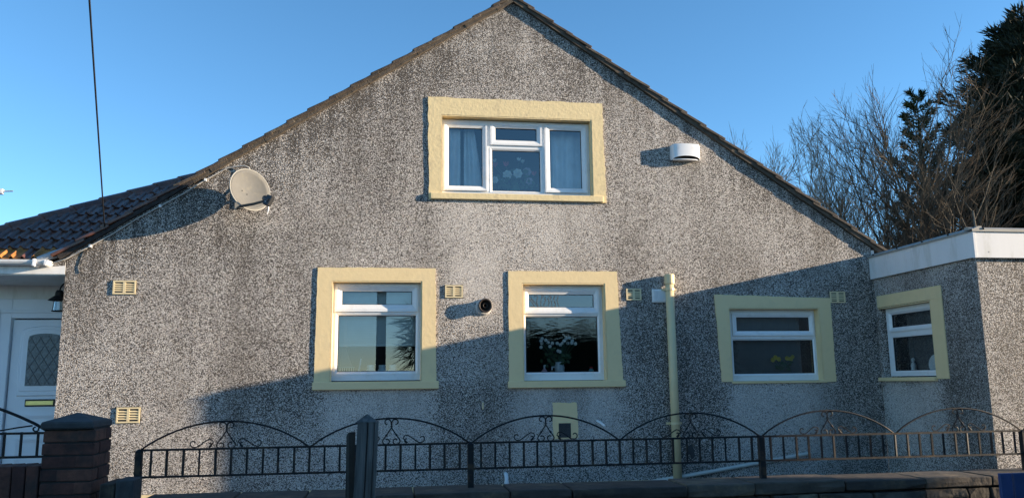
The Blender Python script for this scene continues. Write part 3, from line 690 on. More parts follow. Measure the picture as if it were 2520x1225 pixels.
for base_, fl in ((0, 0), (H, 1)):
    for k in range(seg): fs.append((base_, base_+1+k, base_+1+(k+1) % seg))
    for r_ in range(rings-1):
        for k in range(seg):
            a = base_+1+r_*seg+k; c = base_+1+r_*seg+(k+1) % seg; fs.append((a, a+seg, c+seg, c))
for k in range(seg):
    a = 1+(rings-1)*seg+k; c = 1+(rings-1)*seg+(k+1) % seg; fs.append((a, a+H, c+H, c))
b.add(vs, fs); rf = b.build('reflector', 'dish', dish, smooth=True)
b = MB(); b.tube([dp(math.cos(2*math.pi*k/seg), math.sin(2*math.pi*k/seg), A=.258, B=.261, off=-.006) for k in range(seg+1)], .008, 5, cap=False); b.build('rim', 'greytrim', dish, smooth=True)
back = DC-n_*.09
b = MB(); b.tube([back, back-n_*.06, Vector((-1.84, -.12, 3.80)), Vector((-1.84, -.01, 3.80))], .02, 8); b.build('wall_bracket', 'blackplastic', dish)
MB().box(-1.90, -1.78, -.015, .003, 3.70, 3.90).build('wall_plate', 'greytrim', dish)
bot = dp(-.12, -.95, off=-.005)
lnb = Vector((-1.435, -.55, 3.69))
b = MB(); b.tube([bot-n_*.06+Vector((-.02, 0, -.01)), bot+Vector((-.01, -.02, -.015)), bot+(lnb-bot)*.45+Vector((0, 0, -.012)), lnb], [.014, .017, .016, .014], 6); b.build('arm', 'blackplastic', dish)
tl = (DC+n_*.02-lnb).normalized()
b = MB(); s2 = tl.orthogonal().normalized(); s3 = tl.cross(s2)
b.tube([lnb-tl*.05, lnb+tl*.02], .045, 8); b.tube([lnb+tl*.02, lnb+tl*.07], [.03, .034], 10); b.build('receiver', 'blackplastic', dish)
b = MB(); b.box(-.045, .045, -.03, .03, -.075, .05); b.build('receiver_case', 'blackplastic', dish, xf=Matrix.Translation(lnb+Vector((.02, -.02, 0))) @ Matrix.Rotation(R(25), 4, 'Y') @ Matrix.Rotation(R(-35), 4, 'Z'), bevel=.008)
b = MB(); b.box(-.02, .012, -.032, -.0305, -.04, -.005); b.build('label', 'upvc', dish, xf=Matrix.Translation(lnb+Vector((.02, -.02, 0))) @ Matrix.Rotation(R(25), 4, 'Y') @ Matrix.Rotation(R(-35), 4, 'Z'))
MB().tube([lnb+Vector((.01, 0, -.06)), lnb+Vector((.012, .0, -.11)), lnb+Vector((.0, .0, -.17))], [.008, .007, .005], 6).build('cable_tail', 'upvc', dish)
for a, c in ((-.25, -.10), (.03, -.14)): MB().tube([dp(a, c, off=-.002), dp(a, c, off=.006)], .007, 8).build('bolt', 'gasket', dish)

def roofline(x, off): return roofz(x)-off
cab = thing('coax_cable', 'thin white cable clipped under the left roof edge and looping down to the dish', 'cable')
pth = [(-3.95, -.03, 2.99)]+[(-3.75+i*.25, -.025, roofline(-3.75+i*.25, .045+.008*((i*7) % 3))) for i in range(0, 8)]
pth += [(-1.88, -.03, 4.215), (-1.80, -.04, 4.225), (-1.745, -.045, 4.20), (-1.715, -.05, 4.12), (-1.71, -.05, 4.02), (-1.72, -.08, 3.90)]
MB().tube(pth, .008, 6).build('cable', 'cable_grey', cab, smooth=True)
for i in (2, 5, 7): p = Vector(pth[i]); MB().box(p.x-.012, p.x+.012, -.045, .003, p.z-.016, p.z+.016).build('clip', 'white_board', cab)

t = thing('wall_lantern', 'black swan-neck lantern beside the front door', 'wall lamp')
lx, ly, lz = -3.965, .42, 2.66
MB().lathe([(.055, 0), (.055, .012)], (0, 0, 0), 'z', 12).build('wall_plate', 'black', t, xf=Matrix.Translation((LX-.001, ly, 2.70)) @ Matrix.Rotation(R(-90), 4, 'Y'))
MB().tube([(LX-.01, ly, 2.72)]+[(lx+.10+.10*math.cos(a), ly, 2.73+.115*math.sin(a)) for a in [math.pi*k/8 for k in range(9)]]+[(lx, ly, 2.68)], .009, 8).build('swan_neck', 'black', t, smooth=True)
MB().lathe([(.03, .085), (.045, .06), (.05, .02), (.12, -.035), (.118, -.04), (.045, .0)], (lx, ly, lz), 'z', 20).build('shade', 'black', t, smooth=False)
MB().lathe([(.045, -.02), (.055, -.16), (.05, -.165)], (lx, ly, lz), 'z', 12).build('lamp_glass', 'glass', t)
b = MB()
for k in range(4):
    a = math.pi/4+k*math.pi/2; b.tube([(lx+.05*math.cos(a), ly+.05*math.sin(a), lz-.01), (lx+.068*math.cos(a), ly+.068*math.sin(a), lz-.165)], .0045, 5)
b.tube([(lx+.07*math.cos(2*math.pi*k/16), ly+.07*math.sin(2*math.pi*k/16), lz-.165) for k in range(17)], .006, 5); b.build('cage', 'black', t)

# telephone wire to the eaves, from a pole across the road
P0 = Vector((-3.345, -.08, 3.47)); P1 = Vector((1.6009, -18, 9.0))
t = thing('telephone_wire', 'dark telephone wire coming down steeply to the left eaves', 'wire')
MB().tube([P0+(P1-P0)*(i/24)-Vector((0, 0, .10*math.sin(math.pi*i/24))) for i in range(25)], .0085, 5).build('wire', 'blackplastic', t)
MB().tube([P0, P0+Vector((.0, .03, -.06)), P0+Vector((.02, .06, -.10))], .008, 6).build('hook', 'black', t)
MB().tube([P0+Vector((0, .05, -.03)), (-3.56, -.012, 3.13), (-3.60, -.012, 2.98), (-3.58, -.012, 2.9)], .005, 5).build('drop_wire', 'blackplastic', t)

# television aerial beyond the left roof
t = thing('tv_aerial', 'end of a television aerial rod sticking in above the left roof', 'aerial')
a0 = Vector((-7.60, 5.0, 5.60)); 
MB().tube([(-7.6, 5, 3.0), (-7.6, 5, 5.75)], .02, 8).build('mast', 'greytrim', t)
MB().tube([(-7.9, 5.0, 4.93), (-6.60, 5.0, 4.985)], .011, 6).build('boom', 'greytrim', t)
MB().box(-6.84, -6.76, 4.96, 5.04, 4.925, 5.015).build('bracket', 'white_board', t)

# ------------------------------------------------------------------ things seen through the windows
def blind(x0, x1, z0, z1, y, mt, label, pitch_=.026, vertical=None):
    t = thing('venetian_blind', label, 'blind', group='venetian blinds behind the windows')
    xf = Matrix.Identity(4) if vertical is None else vertical
    n = int((z1-z0)/pitch_)
    b0 = MB().add([(x0, y-.006, -.011), (x1, y-.006, -.011), (x1, y+.006, .012), (x0, y+.006, .012), (x0, y-.004, -.012), (x1, y-.004, -.012), (x1, y+.008, .011), (x0, y+.008, .011)],
                 [(0, 1, 2, 3), (7, 6, 5, 4), (0, 4, 5, 1), (2, 6, 7, 3)]).build('slat', mt, t)
    b0.matrix_world = xf @ Matrix.Translation((0, 0, z1-.03))
    for i in range(1, n): copy(b0, t, xf @ Matrix.Translation((0, 0, z1-.03-i*pitch_)))
    MB().box(x0, x1, y-.016, y+.016, z1-.02, z1+.01).build('head_rail', mt, t, xf=xf)
    MB().box(x0, x1, y-.014, y+.014, z0-.01, z0+.006).build('bottom_rail', mt, t, xf=xf)
    b = MB()
    for f in (.15, .5, .85): b.tube([(x0+(x1-x0)*f, y-.014, z0), (x0+(x1-x0)*f, y-.014, z1)], .0022, 4)
    b.build('cord', mt, t, xf=xf)
blind(-.70, .335, 2.06, 2.80, .215, 'blind', 'white venetian blind half lowered behind the sunlit left kitchen window', .021)
blind(4.34, 5.38, 1.64, 2.48, .215, 'blind_dark', 'grey venetian blind fully lowered behind the far right gable window', .022)
blind(.32, 1.08, 1.66, 2.45, .215, 'blind_dark', 'dark venetian blind behind the small extension window', .022, xf)

def curtain(x0, x1, z0, z1, label, folds, tie=None, y=.40):
    b = MB(); n = folds*8; vs = []; rows = 12
    for r in range(rows+1):
        v = r/rows; z = z1+(z0-z1)*v
        xa, xb = x0, x1
        if tie: xb = x0+(x1-x0)*tie(v)
        for i in range(n+1):
            u = i/n; vs.append((xa+(xb-xa)*u, y+.022*math.sin(u*folds*2*math.pi+.4*v)+.01*math.sin(9*u+3*v), z))
    fs = [(r*(n+1)+i, r*(n+1)+i+1, (r+1)*(n+1)+i+1, (r+1)*(n+1)+i) for r in range(rows) for i in range(n)]
    b.add(vs, fs); o = b.build('net_curtain', 'net', None, smooth=True)
    tag(o, label, 'curtain', 'net curtains at the upper window')
curtain(.63, .85, 3.98, 4.93, 'narrow white net curtain at the very left edge of the upper window', 2, y=.22)
curtain(.90, 1.16, 3.98, 4.93, 'white net curtain hanging in the left pane of the upper window', 2, tie=lambda v: .5+.5*v, y=.26)
curtain(1.99, 2.52, 3.98, 4.93, 'wide net curtain filling the right pane of the upper window', 4, y=.30)

def bouquet(cx, y, z, wdt, hgt, spec, name, label, cat, n_leaf=60, vase=None, jy=.08):
    t = thing(name, label, cat)
    if vase: MB().lathe([(.035, 0), (.06, .03), (.07, .09), (.05, .15), (.055, .16)], (cx, y, z), 'z', 14).build('vase', vase, t, smooth=True)
    st = MB(); lf = MB()
    for dx, dz, r, mt, kind in spec:
        c = Vector((cx+dx, y+rnd.uniform(-.6, .6)*jy, z+dz))
        st.tube([(cx+dx*.15, y, z+.12), (cx+dx*.6, y, z+.12+(dz-.12)*.6), c], .004, 4)
        f = MB(); np_ = 7
        for lay, (lr, lift) in enumerate(((1, .2), (.75, .6), (.45, 1.0))):
            for k in range(np_-lay*2):
                a = 2*math.pi*k/(np_-lay*2)+lay*.5
                e1 = Vector((math.cos(a), 0, math.sin(a))) if kind == 'rose' else Vector((math.cos(a)*.5, math.sin(a)*.4, .9-lay*.15))
                q = Vector((-e1.z, 0, e1.x)); fwd = Vector((0, -1, .15))
                p0 = c+fwd*(r*.3*lift); 
                if kind == 'rose':
                    f.add([p0, p0+(e1+q*.5)*r*lr*.8+fwd*r*.2, p0+e1*r*lr*1.1+fwd*r*.35*lift, p0+(e1-q*.5)*r*lr*.8+fwd*r*.2], [(0, 1, 2, 3)])
                else:
                    f.add([p0, p0+e1*r*1.0+q*r*.3, p0+e1*r*2.0, p0+e1*r*1.0-q*r*.3], [(0, 1, 2, 3)])
        f.build('flower', mt, t)
    for k in range(n_leaf):
        a = rnd.uniform(0, math.pi); d = rnd.uniform(.2, 1); p = Vector((cx+math.cos(a)*wdt*d*.9, y+rnd.uniform(-1, 1)*jy, z+.10+math.sin(a)*hgt*d*.75))
        e = Vector((rnd.uniform(-1, 1), rnd.uniform(-.4, .4), rnd.uniform(-.3, 1))).normalized()*.075; s = e.cross(Vector((0, 1, .3))).normalized()*.022
        lf.add([p, p+e*.5+s, p+e, p+e*.5-s], [(0, 1, 2, 3)])
    st.build('stems', 'stemgreen', t); lf.build('leaves', 'stemgreen', t)
W_, P_, MV = 'petal_w', 'petal_p', 'petal_m'
bouquet(1.57, .26, 3.97, .36, .38, [(-.10, .30, .060, W_, 'rose'), (.03, .31, .062, W_, 'rose'), (-.26, .40, .038, P_, 'tulip'), (-.27, .46, .028, W_, 'tulip'), (-.11, .42, .042, P_, 'tulip'), (.05, .48, .030, W_, 'tulip'),
    (.11, .47, .030, W_, 'tulip'), (.17, .36, .055, MV, 'rose'), (.26, .30, .036, P_, 'tulip'), (-.34, .33, .05, MV, 'rose'), (-.27, .22, .045, W_, 'rose'), (-.15, .20, .03, W_, 'tulip'), (.19, .22, .05, MV, 'rose')],
    'flower_arrangement', 'pink and white flowers standing in the middle of the upper window', 'flowers', 90, 'stemgreen')
sp = []
for dx, dz in ((-.24, .33), (-.21, .36), (-.17, .34), (-.14, .31), (-.22, .30), (-.08, .30), (-.02, .30), (.02, .28), (.07, .33), (.10, .36), (.14, .37), (.18, .33), (.21, .29), (.12, .30), (-.12, .26), (.05, .30), (.16, .30), (-.02, .20), (.0, .19), (-.23, .25)):
    sp.append((dx, dz+.10, .022, W_, 'rose'))
bouquet(2.13, .34, 1.68, .26, .30, sp, 'white_flower_arrangement', 'bunch of small white flowers in a pale bowl behind the middle lower window', 'flowers', 34, 'ceramic')
bouquet(5.08, .172, 1.60, .15, .2, [(-.13, .24, .03, 'petal_y', 'rose'), (-.09, .27, .032, 'petal_y', 'rose'), (-.04, .25, .03, 'petal_y', 'rose'), (.08, .26, .03, 'petal_y', 'rose'), (.13, .25, .032, 'petal_y', 'rose'), (.16, .28, .025, 'petal_y', 'rose')], 'yellow_flower_arrangement', 'yellow flowers dimly seen behind the far right gable window', 'flowers', 16, None, .018)

def jar(x, label):
    t = thing('white_jar', label, 'jar', group='white jars on the kitchen window ledge')
    MB().lathe([(.045, 0), (.058, .02), (.060, .08), (.045, .115), (.04, .125)], (x, .27, 1.662), 'z', 18).build('body', 'ceramic', t, smooth=True)
    MB().lathe([(.046, .125), (.046, .155), (.04, .16)], (x, .27, 1.662), 'z', 18).build('lid', 'ceramic', t, smooth=False)
jar(-.255, 'white jar on the kitchen window ledge, the one nearest the dish rack'); jar(-.115, 'white jar on the kitchen window ledge, between the other two jars'); jar(.015, 'white jar on the kitchen window ledge, the one farthest from the dish rack')
t = thing('dish_rack', 'pale green dish rack on the ledge in the left corner of the kitchen window', 'dish rack')
MB().box(-.66, -.46, .24, .36, 1.662, 1.68).build('base', 'greenrack', t)
for i in range(8): MB().tube([(-.655+i*.027, .25, 1.68), (-.65+i*.027, .25, 1.80)], .004, 5).build('prong', 'greenrack', t)
b = MB(); b.tube([(-.66, .25, 1.795), (-.45, .25, 1.795)], .007, 5); b.build('top_rail', 'greenrack', t)
t = tag(MB().prism([(-.64, 1.80), (-.48, 1.80), (-.60, 2.12)], .38, .395).build('chopping_board', 'brownboard', None), 'brown chopping board leaning behind the dish rack', 'board')
t = thing('dish_brush', 'long thin white brush standing beside the dish rack', 'brush'); 
MB().tube([(-.42, .27, 1.665), (-.39, .28, 1.80), (-.375, .28, 1.90)], .008, 6).build('handle', 'ceramic', t); MB().tube([(-.423, .27, 1.66), (-.412, .272, 1.70)], .014, 8).build('bristles', 'ceramic', t)
def pump(x, mt, h, label):
    t = thing('soap_bottle', label, 'bottle')
    MB().lathe([(.034, 0), (.038, .01), (.036, h*.75), (.016, h*.92), (.014, h)], (x, .27, 1.642), 'z', 14).build('body', mt, t, smooth=True)
    b = MB(); b.lathe([(.012, h), (.012, h+.03)], (x, .27, 1.642), 'z', 8); b.box(x-.008, x+.045, .262, .278, 1.642+h+.028, 1.642+h+.042); b.build('pump', 'ceramic', t)
pump(1.92, 'pinkbottle', .12, 'pink soap bottle with white pump behind the middle lower window'); pump(2.02, 'brownboard', .10, 'small dark soap bottle with white pump beside the pink one')
t = thing('detergent_bottle', 'small teal bottle with red cap in the right corner of the middle lower window', 'bottle')
MB().lathe([(.03, 0), (.033, .01), (.033, .09), (.02, .11)], (2.53, .27, 1.642), 'z', 12).build('body', 'tealbottle', t, smooth=True); MB().lathe([(.021, .11), (.021, .135)], (2.53, .27, 1.642), 'z', 12).build('cap', 'redcap', t)
# extension ledge
MB().box(EX+.148, EX+.40, -1.12, -.08, 1.63, 1.655).build('window_board', 'upvc', ext)
t = thing('figurine', 'small white figurine on the ledge of the extension window', 'figurine')
fx, fy = EX+.165, -.455
MB().lathe([(.04, 0), (.045, .01), (.03, .05), (.036, .09), (.022, .12), (.012, .13)], (fx, fy, 1.656), 'z', 14).build('body', 'ceramic', t, smooth=True)
MB().lathe([(.008, .125), (.024, .145), (.024, .165), (.01, .185)], (fx, fy, 1.656), 'z', 12).build('head', 'ceramic', t, smooth=True)
MB().tube([(fx, fy-.02, 1.755), (fx-.02, fy-.05, 1.74), (fx-.03, fy-.055, 1.77)], .009, 6).build('arm', 'ceramic', t)
t = thing('ornamental_plate', 'round white plate propped at the right edge of the extension window', 'plate')
pm = Matrix.Translation((EX+.172, -.875, 1.762)) @ Matrix.Rotation(R(-80), 4, 'Y')
MB().lathe([(.02, .0), (.06, 0), (.102, .016), (.104, .020), (.06, .006), (.02, .006)], (0, 0, 0), 'z', 24).build('plate', 'ceramic', t, smooth=False, xf=pm)

# ------------------------------------------------------------------ iron railing on the stone wall
YF = -4.8
rail = thing('iron_railing', 'black wrought iron railing with low arches and scrolls along the stone wall', 'railing')
PX = [-1.47, .494, 2.416, 4.337]
for i, x in enumerate(PX+[6.26, 8.18]):
    b = MB(); b.box(x-.019, x+.019, YF-.019, YF+.019, .93, 1.218); b.add([(x-.019, YF-.019, 1.218), (x+.019, YF-.019, 1.218), (x+.019, YF+.019, 1.218), (x-.019, YF+.019, 1.218), (x, YF, 1.236)], [(0, 1, 4), (1, 2, 4), (2, 3, 4), (3, 0, 4)])
    b.build('post', 'black', rail, bevel=.003)
def spiral(c, r0, turns, a0, sgn, n=14, shrink=.35):
    return [(c[0]+(r0*(1-(1-shrink)*i/n))*math.cos(a0+sgn*turns*2*math.pi*i/n), YF, c[1]+(r0*(1-(1-shrink)*i/n))*math.sin(a0+sgn*turns*2*math.pi*i/n)) for i in range(n+1)]
proto = {}
def scrolls(xc, parent):
    r = .0042
    for s in (1, -1):
        def mx(pts): return [(xc+s*(p[0]), p[1]+.004*s, p[2]) for p in pts]
        # leaning scroll of the centre: curl at the top turning outwards, curl at the foot turning inwards
        top = spiral((.026, 1.358), .024, .75, math.pi*.95, -1)[::-1]
        mid = [(.002, YF, 1.345), (-.004, YF, 1.335), (.008, YF, 1.315), (.030, YF, 1.282), (.050, YF, 1.256), (.054, YF, 1.244)]
        foot = spiral((.028, 1.247), .026, .85, -.1, -1)
        MB().tube(mx(top+mid+foot), r, 5).build('scroll', 'black', parent)
        inner = spiral((.094, 1.250), .018, .7, -math.pi*.3, -1)[::-1]
        side = [(.072, YF, 1.262), (.080, YF, 1.276), (.098, YF, 1.280), (.125, YF, 1.265), (.150, YF, 1.246), (.166, YF, 1.236)]
        outer = spiral((.186, 1.258), .024, .7, -math.pi*.55, 1)
        MB().tube(mx(inner[:-1]+side+outer), r*.9, 5).build('scroll', 'black', parent)
        MB().tube(mx([(.028, YF, 1.287), (.034, YF, 1.277)]), .0068, 6).build('collar', 'black', parent)
for i, (xa, xb) in enumerate(zip(PX+[6.26], PX[1:]+[6.26, 8.18])):
    last = xa > 4
    MB().box(xa+.018, xb-.018, YF-.008, YF+.008, 1.218, 1.230).build('top_rail', 'black', rail)
    MB().box(xa+.018, xb-.018, YF-.008, YF+.008, 1.063, 1.075).build('bottom_rail', 'black', rail)
    n = 21; st = (xb-xa)/(n+.5)
    for k in range(n):
        x = xa+st*(k+.75)
        if 'bar' not in proto:
            proto['bar'] = MB().box(-.0058, .0058, -.0058, .0058, 1.0745, 1.2185).build('bar', 'black', rail); proto['bar'].location = (x, YF, 0)
        else:
            c = copy(proto['bar'], rail); c.location = (x+rnd.uniform(-.002, .002), YF, 0); c.rotation_euler = (0, rnd.uniform(-.002, .002), rnd.uniform(-.5, .5))
    half = (xb-xa)/2
    for h_ in (0, 1):
        a0 = xa+half*h_+.006; a1 = a0+half-.012; xc = (a0+a1)/2; hw = (a1-a0)/2
        pts = [(xc+hw*math.sin(t_), YF, 1.226+.158*(math.cos(t_)-math.cos(1.15))/(1-math.cos(1.15))) for t_ in [0]]
        pts = []
        for k in range(21):
            u = -1+2*k/20; pts.append((xc+hw*u, YF, 1.224+.160*(1-abs(u)**2.05)**.93))
        MB().tube(pts, .0058, 6).build('arch', 'black', rail, smooth=True)
        if xa < 4.5: scrolls(xc, rail)

# ------------------------------------------------------------------ stone boundary wall
sw = thing('stone_boundary_wall', 'low rough stone wall with flat coping stones under the iron railing', 'stone wall')
ZT = .955
def stonebox(x0, x1, y0, y1, z0, z1, j, name, mt):
    b = MB(); nx = 3; vs = []
    for i in range(nx+1):
        x = x0+(x1-x0)*i/nx
        for (y, z, fy) in ((y0, z0, 1), (y0-rnd.uniform(0, j), (z0+z1)/2, 1), (y0, z1, 1), (y1, z1, 0), (y1, z0, 0)):
            e = j if fy else j*.2
            vs.append((x+rnd.uniform(-j, j)*.5*(0 < i < nx), y+rnd.uniform(-e, e)*.7, z+rnd.uniform(-j, j)*.25))
    fs = [(0, 1, 2, 3, 4), tuple(nx*5+k for k in (4, 3, 2, 1, 0))]
    for i in range(nx): fs += [(i*5+k, i*5+(k+1) % 5, i*5+5+(k+1) % 5, i*5+5+k) for k in range(5)]
    return b.add(vs, fs).build(name, mt, sw, bevel=.006)
x = -1.42
for L in (.52, .41, .63, .57, .38, .72, .44, .61, .55, .48, .70, .52, .6, .5, .6, .6, .6):
    t_ = rnd.uniform(.055, .075)
    stonebox(x+.004, x+L-.004, -5.04+rnd.uniform(-.015, .02), -4.66, ZT-t_, ZT+rnd.uniform(-.006, .004), .012, 'coping_stone', 'coping'); x += L
MB().box(-1.42, 9.0, -4.97, -4.70, .05, .888).build('core', 'brick_mortar', sw)
z1 = .885
for row in range(6):
    hgt = rnd.uniform(.075, .13); x = -1.42-rnd.uniform(0, .2)
    while x < 5.4:
        L = rnd.uniform(.13, .38)
        hh = hgt*rnd.uniform(.75, 1)
        if x > -1.45: stonebox(x+.006, x+L-.006, -5.02+rnd.uniform(-.03, .02), -4.96, z1-hh, z1-.006, .018, 'stone', 'stone')
        x += L
    z1 -= hgt
    if z1 < .3: break
# lower step of the wall beside the pier
b0 = stonebox(-1.528, -1.435, -5.0, -4.83, .80, 1.078, .008, 'end_block', 'capstone')
stonebox(-1.612, -1.533, -5.0, -4.72, .80, 1.060, .008, 'end_block', 'stone')

# ------------------------------------------------------------------ brick pier and the brick wall beyond it
pier = thing('brick_pier', 'dark brick gate pier with a pyramid concrete cap', 'gate pier')
bm_ = {}
def brick(parent, L, D, Hh, loc, rot=0):
    k = (round(L, 3), round(D, 3), round(Hh, 3))
    if k not in bm_:
        o = MB().box(0, L, 0, D, 0, Hh, j=.003).build('brick', 'brick', parent, bevel=.004); bm_[k] = o
    else: o = copy(bm_[k], parent)
    o.location = loc; o.rotation_euler = (rnd.uniform(-.008, .008), rnd.uniform(-.008, .008), rot+rnd.uniform(-.006, .006)); return o
px0, px1, py0, py1 = -1.985, -1.705, -4.86, -4.565
MB().box(px0+.008, px1-.008, py0+.008, py1-.008, .1, 1.362).build('mortar', 'brick_mortar', pier)
z = 1.36; c = 0; CH = .0735
while z > .45:
    z -= CH
    if c % 2 == 0:
        brick(pier, .195, .095, CH-.009, (px0, py0, z)); brick(pier, .092, .195, CH-.009, (px1-.092, py0+.0, z)); brick(pier, .095, .092, CH-.009, (px1-.095, py1-.092, z)); brick(pier, .092, .195, CH-.009, (px0, py0+.10, z))
    else:
        brick(pier, .092, .195, CH-.009, (px0, py0, z)); brick(pier, .195, .095, CH-.009, (px1-.195, py0, z)); brick(pier, .092, .195, CH-.009, (px1-.092, py0+.10, z))
    c += 1
b = MB(); a0, a1, c0, c1 = px0-.010, px1-.004, py0-.025, py1+.02; zc0, zc1, zc2 = 1.358, 1.398, 1.446
b.add([(a0, c0, zc0), (a1, c0, zc0), (a1, c1, zc0), (a0, c1, zc0), (a0, c0, zc1), (a1, c0, zc1), (a1, c1, zc1), (a0, c1, zc1), ((a0+a1)/2-.01, (c0+c1)/2, zc2), ((a0+a1)/2+.01, (c0+c1)/2, zc2)],
      [(3, 2, 1, 0), (0, 1, 5, 4), (1, 2, 6, 5), (2, 3, 7, 6), (3, 0, 4, 7), (4, 5, 9, 8), (5, 6, 9), (6, 7, 8, 9), (7, 4, 8)])
b.build('cap', 'capstone', pier, bevel=.008)

lw = thing('low_brick_wall', 'low dark brick wall with upright bricks left of the pier', 'brick wall')
MB().box(-3.6, px0-.001, -4.83, -4.66, .1, 1.150).build('mortar', 'brick_mortar', lw)
x = px0-.004
for k in range(20): x -= .0735; brick(lw, .0645, .19, .20, (x, -4.85, .955))
for c in range(5):
    x = px0-.002-(.11 if c % 2 else 0)
    for k in range(6): x -= .225; brick(lw, .215, .10, CH-.009, (x, -4.85, .955-CH*(c+1)))
lrail = thing('iron_railing', 'black iron railing with a falling arch on the low brick wall left of the pier', 'railing')
X1 = px0-.004
MB().box(-3.4, X1, YF-.008, YF+.008, 1.329, 1.342).build('top_rail', 'black', lrail)
MB().box(-3.4, X1, YF-.008, YF+.008, 1.195, 1.208).build('bottom_rail', 'black', lrail)
for k in range(14): c = copy(proto['bar'], lrail); c.location = (-2.034-.0905*k, YF, .125)
MB().tube([(X1-1.45*u, YF, 1.345+.0+.22*math.sin(u*math.pi)**.9+.005) for u in [i/20 for i in range(21)]], .0095, 6).build('arch', 'black', lrail, smooth=True)
MB().tube([(-2.032, YF, 1.372), (-2.036, YF, 1.352)]+spiral((-2.052, 1.362), .020, .7, -.4, -1), .0048, 5).build('scroll', 'black', lrail)
MB().tube([(-2.07, YF, 1.378), (-2.15, YF, 1.368), (-2.25, YF, 1.352)], .0048, 5).build('scroll', 'black', lrail)

# ------------------------------------------------------------------ foreground post, plank and blue boards
post = thing('wooden_post', 'tall weathered grey wooden post with a pointed top standing before the railing', 'post')
Y0 = -6.24
b = MB(); hw = .047; zt, zp = 1.433, 1.464
sec = [(-hw, -hw), (-.004, -hw), (.0, -hw+.012), (.004, -hw), (.028, -hw), (.030, -hw+.006), (.032, -hw), (hw, -hw), (hw, hw), (-hw, hw)]
def wpt(x, y, z): return (x*(1+.04*math.sin(z*3))-.010+.006*z+.004*math.sin(z*5), y, z)
zs_ = [.0, .3, .6, .8, .95, 1.1, 1.25, 1.35, zt]
vs = [wpt(x-.106, y+Y0, z) for z in zs_ for x, y in sec]; n = len(sec)
fs = [(i*n+k, i*n+(k+1) % n, (i+1)*n+(k+1) % n, (i+1)*n+k) for i in range(len(zs_)-1) for k in range(n)]
b.add(vs, fs); b.build('shaft', 'wood', post)
b = MB(); e = hw+.002
b.add([(-.106-e-.001, Y0-e, zt-.004), (-.106+e-.001, Y0-e, zt-.004), (-.106+e-.001, Y0+e, zt-.004), (-.106-e-.001, Y0+e, zt-.004), (-.109, Y0-.004, zp), (-.103, Y0+.004, zp)], [(0, 1, 5, 4), (1, 2, 5), (2, 3, 4, 5), (3, 0, 4), (3, 2, 1, 0)])
b.build('pointed_top', 'wood', post)
pl = MB(); pl.add([(-.193, Y0+.02, 0), (-.158, Y0+.02, 0), (-.158, Y0+.07, 0), (-.193, Y0+.07, 0), (-.196, Y0+.02, 1.37), (-.159, Y0+.02, 1.385), (-.159, Y0+.07, 1.385), (-.196, Y0+.07, 1.375), (-.186, Y0+.014, 1.385)],
   [(0, 1, 5, 8, 4), (1, 2, 6, 5), (2, 3, 7, 6), (3, 0, 4, 7), (4, 8, 7), (8, 5, 6, 7)])
tag(pl.build('broken_plank', 'wood_dark'), 'shorter dark broken plank standing against the left side of the wooden post', 'plank')
bf = thing('blue_board_fence', 'dark blue painted boards in front of the right end of the stone wall', 'board fence')
for i in range(16):
    x = 3.57+i*.098
    MB().box(x+.006, x+.084, -5.50+.012*(i % 2), -5.478+.012*(i % 2), .1, 1.03+rnd.uniform(-.004, .004)).build('board', 'blue', bf, bevel=.003)
for z in (.35, .80): MB().box(3.6, 5.1, -5.465, -5.42, z, z+.06).build('batten', 'blue', bf)

# ------------------------------------------------------------------ across the road: only mirrored in the panes, or casting the long shade
nb = thing('neighbour_house', 'plain rendered house standing across the road', 'house')
MB().box(12.0, 19.0, -18.5, -8.65, 0, 5.4).build('wall', 'render_n', nb)
MB().prism([(11.7, 5.4), (19.3, 5.4), (15.5, 7.6)], -18.8, -8.6).build('roof', 'slate', nb)
hedge = MB()
for i in range(9000):
    x, z = rnd.uniform(1.6, 11.5), rnd.uniform(.1, 3.6); top = 3.35+.25*math.sin(x*2.1)+.12*math.sin(x*6.3); z = min(z, top)
    p = Vector((x, -16+rnd.uniform(-.25, .25), z+rnd.uniform(0, .15))); e = Vector((rnd.uniform(-1, 1), rnd.uniform(-.3, 1), rnd.uniform(-.5, 1))).normalized()*.13; s = e.cross(Vector((rnd.uniform(-1, 1), 1, rnd.uniform(-1, 1)))).normalized()*.04
    hedge.add([p-e*.5, p+s, p+e*.5, p-s], [(0, 1, 2, 3)])
hedge.box(1.7, 11.4, -16.6, -16.2, 0, 3.1)
tag(hedge.build('hedge', 'hedge'), 'tall dark clipped hedge across the road', 'hedge', kind='stuff')
pole = thing('telegraph_pole', 'dark telegraph pole across the road', 'telegraph pole')
MB().tube([(-.30, -12.6, 0), (-.30, -12.6, 7.5)], [.15, .12], 12).build('shaft', 'polewood', pole, smooth=True)
wp = thing('wire_pole', 'far telegraph pole carrying the house wire', 'telegraph pole')
MB().tube([(1.6, -18, 0), (1.6, -18, 9.1)], [.14, .11], 10).build('shaft', 'polewood', wp, smooth=True)
palm = thing('cabbage_palm', 'spiky cabbage palm across the road', 'palm')
MB().tube([(.75, -13.4, 0), (.73, -13.4, 1.5), (.72, -13.4, 2.7)], [.12, .10, .09], 10).build('trunk', 'palmbark', palm, smooth=True)
lf = MB()
for k in range(420):
    c = Vector((.72, -13.4, rnd.uniform(2.3, 3.6))); a = rnd.uniform(0, 2*math.pi); el = rnd.uniform(-.9, 1.2); d = Vector((math.cos(a)*math.cos(el), math.sin(a)*math.cos(el), math.sin(el))); L = rnd.uniform(.5, .95)
    s = d.cross(Vector((0, 0, 1))).normalized()*.022; g = Vector((0, 0, -.12*L))
    lf.add([c+d*.1-s*.6, c+d*.1+s*.6, c+d*L*.6+s+g*.3, c+d*L+g, c+d*L*.6-s+g*.3], [(0, 1, 2, 3, 4)])
lf.build('crown', 'palmleaf', palm)

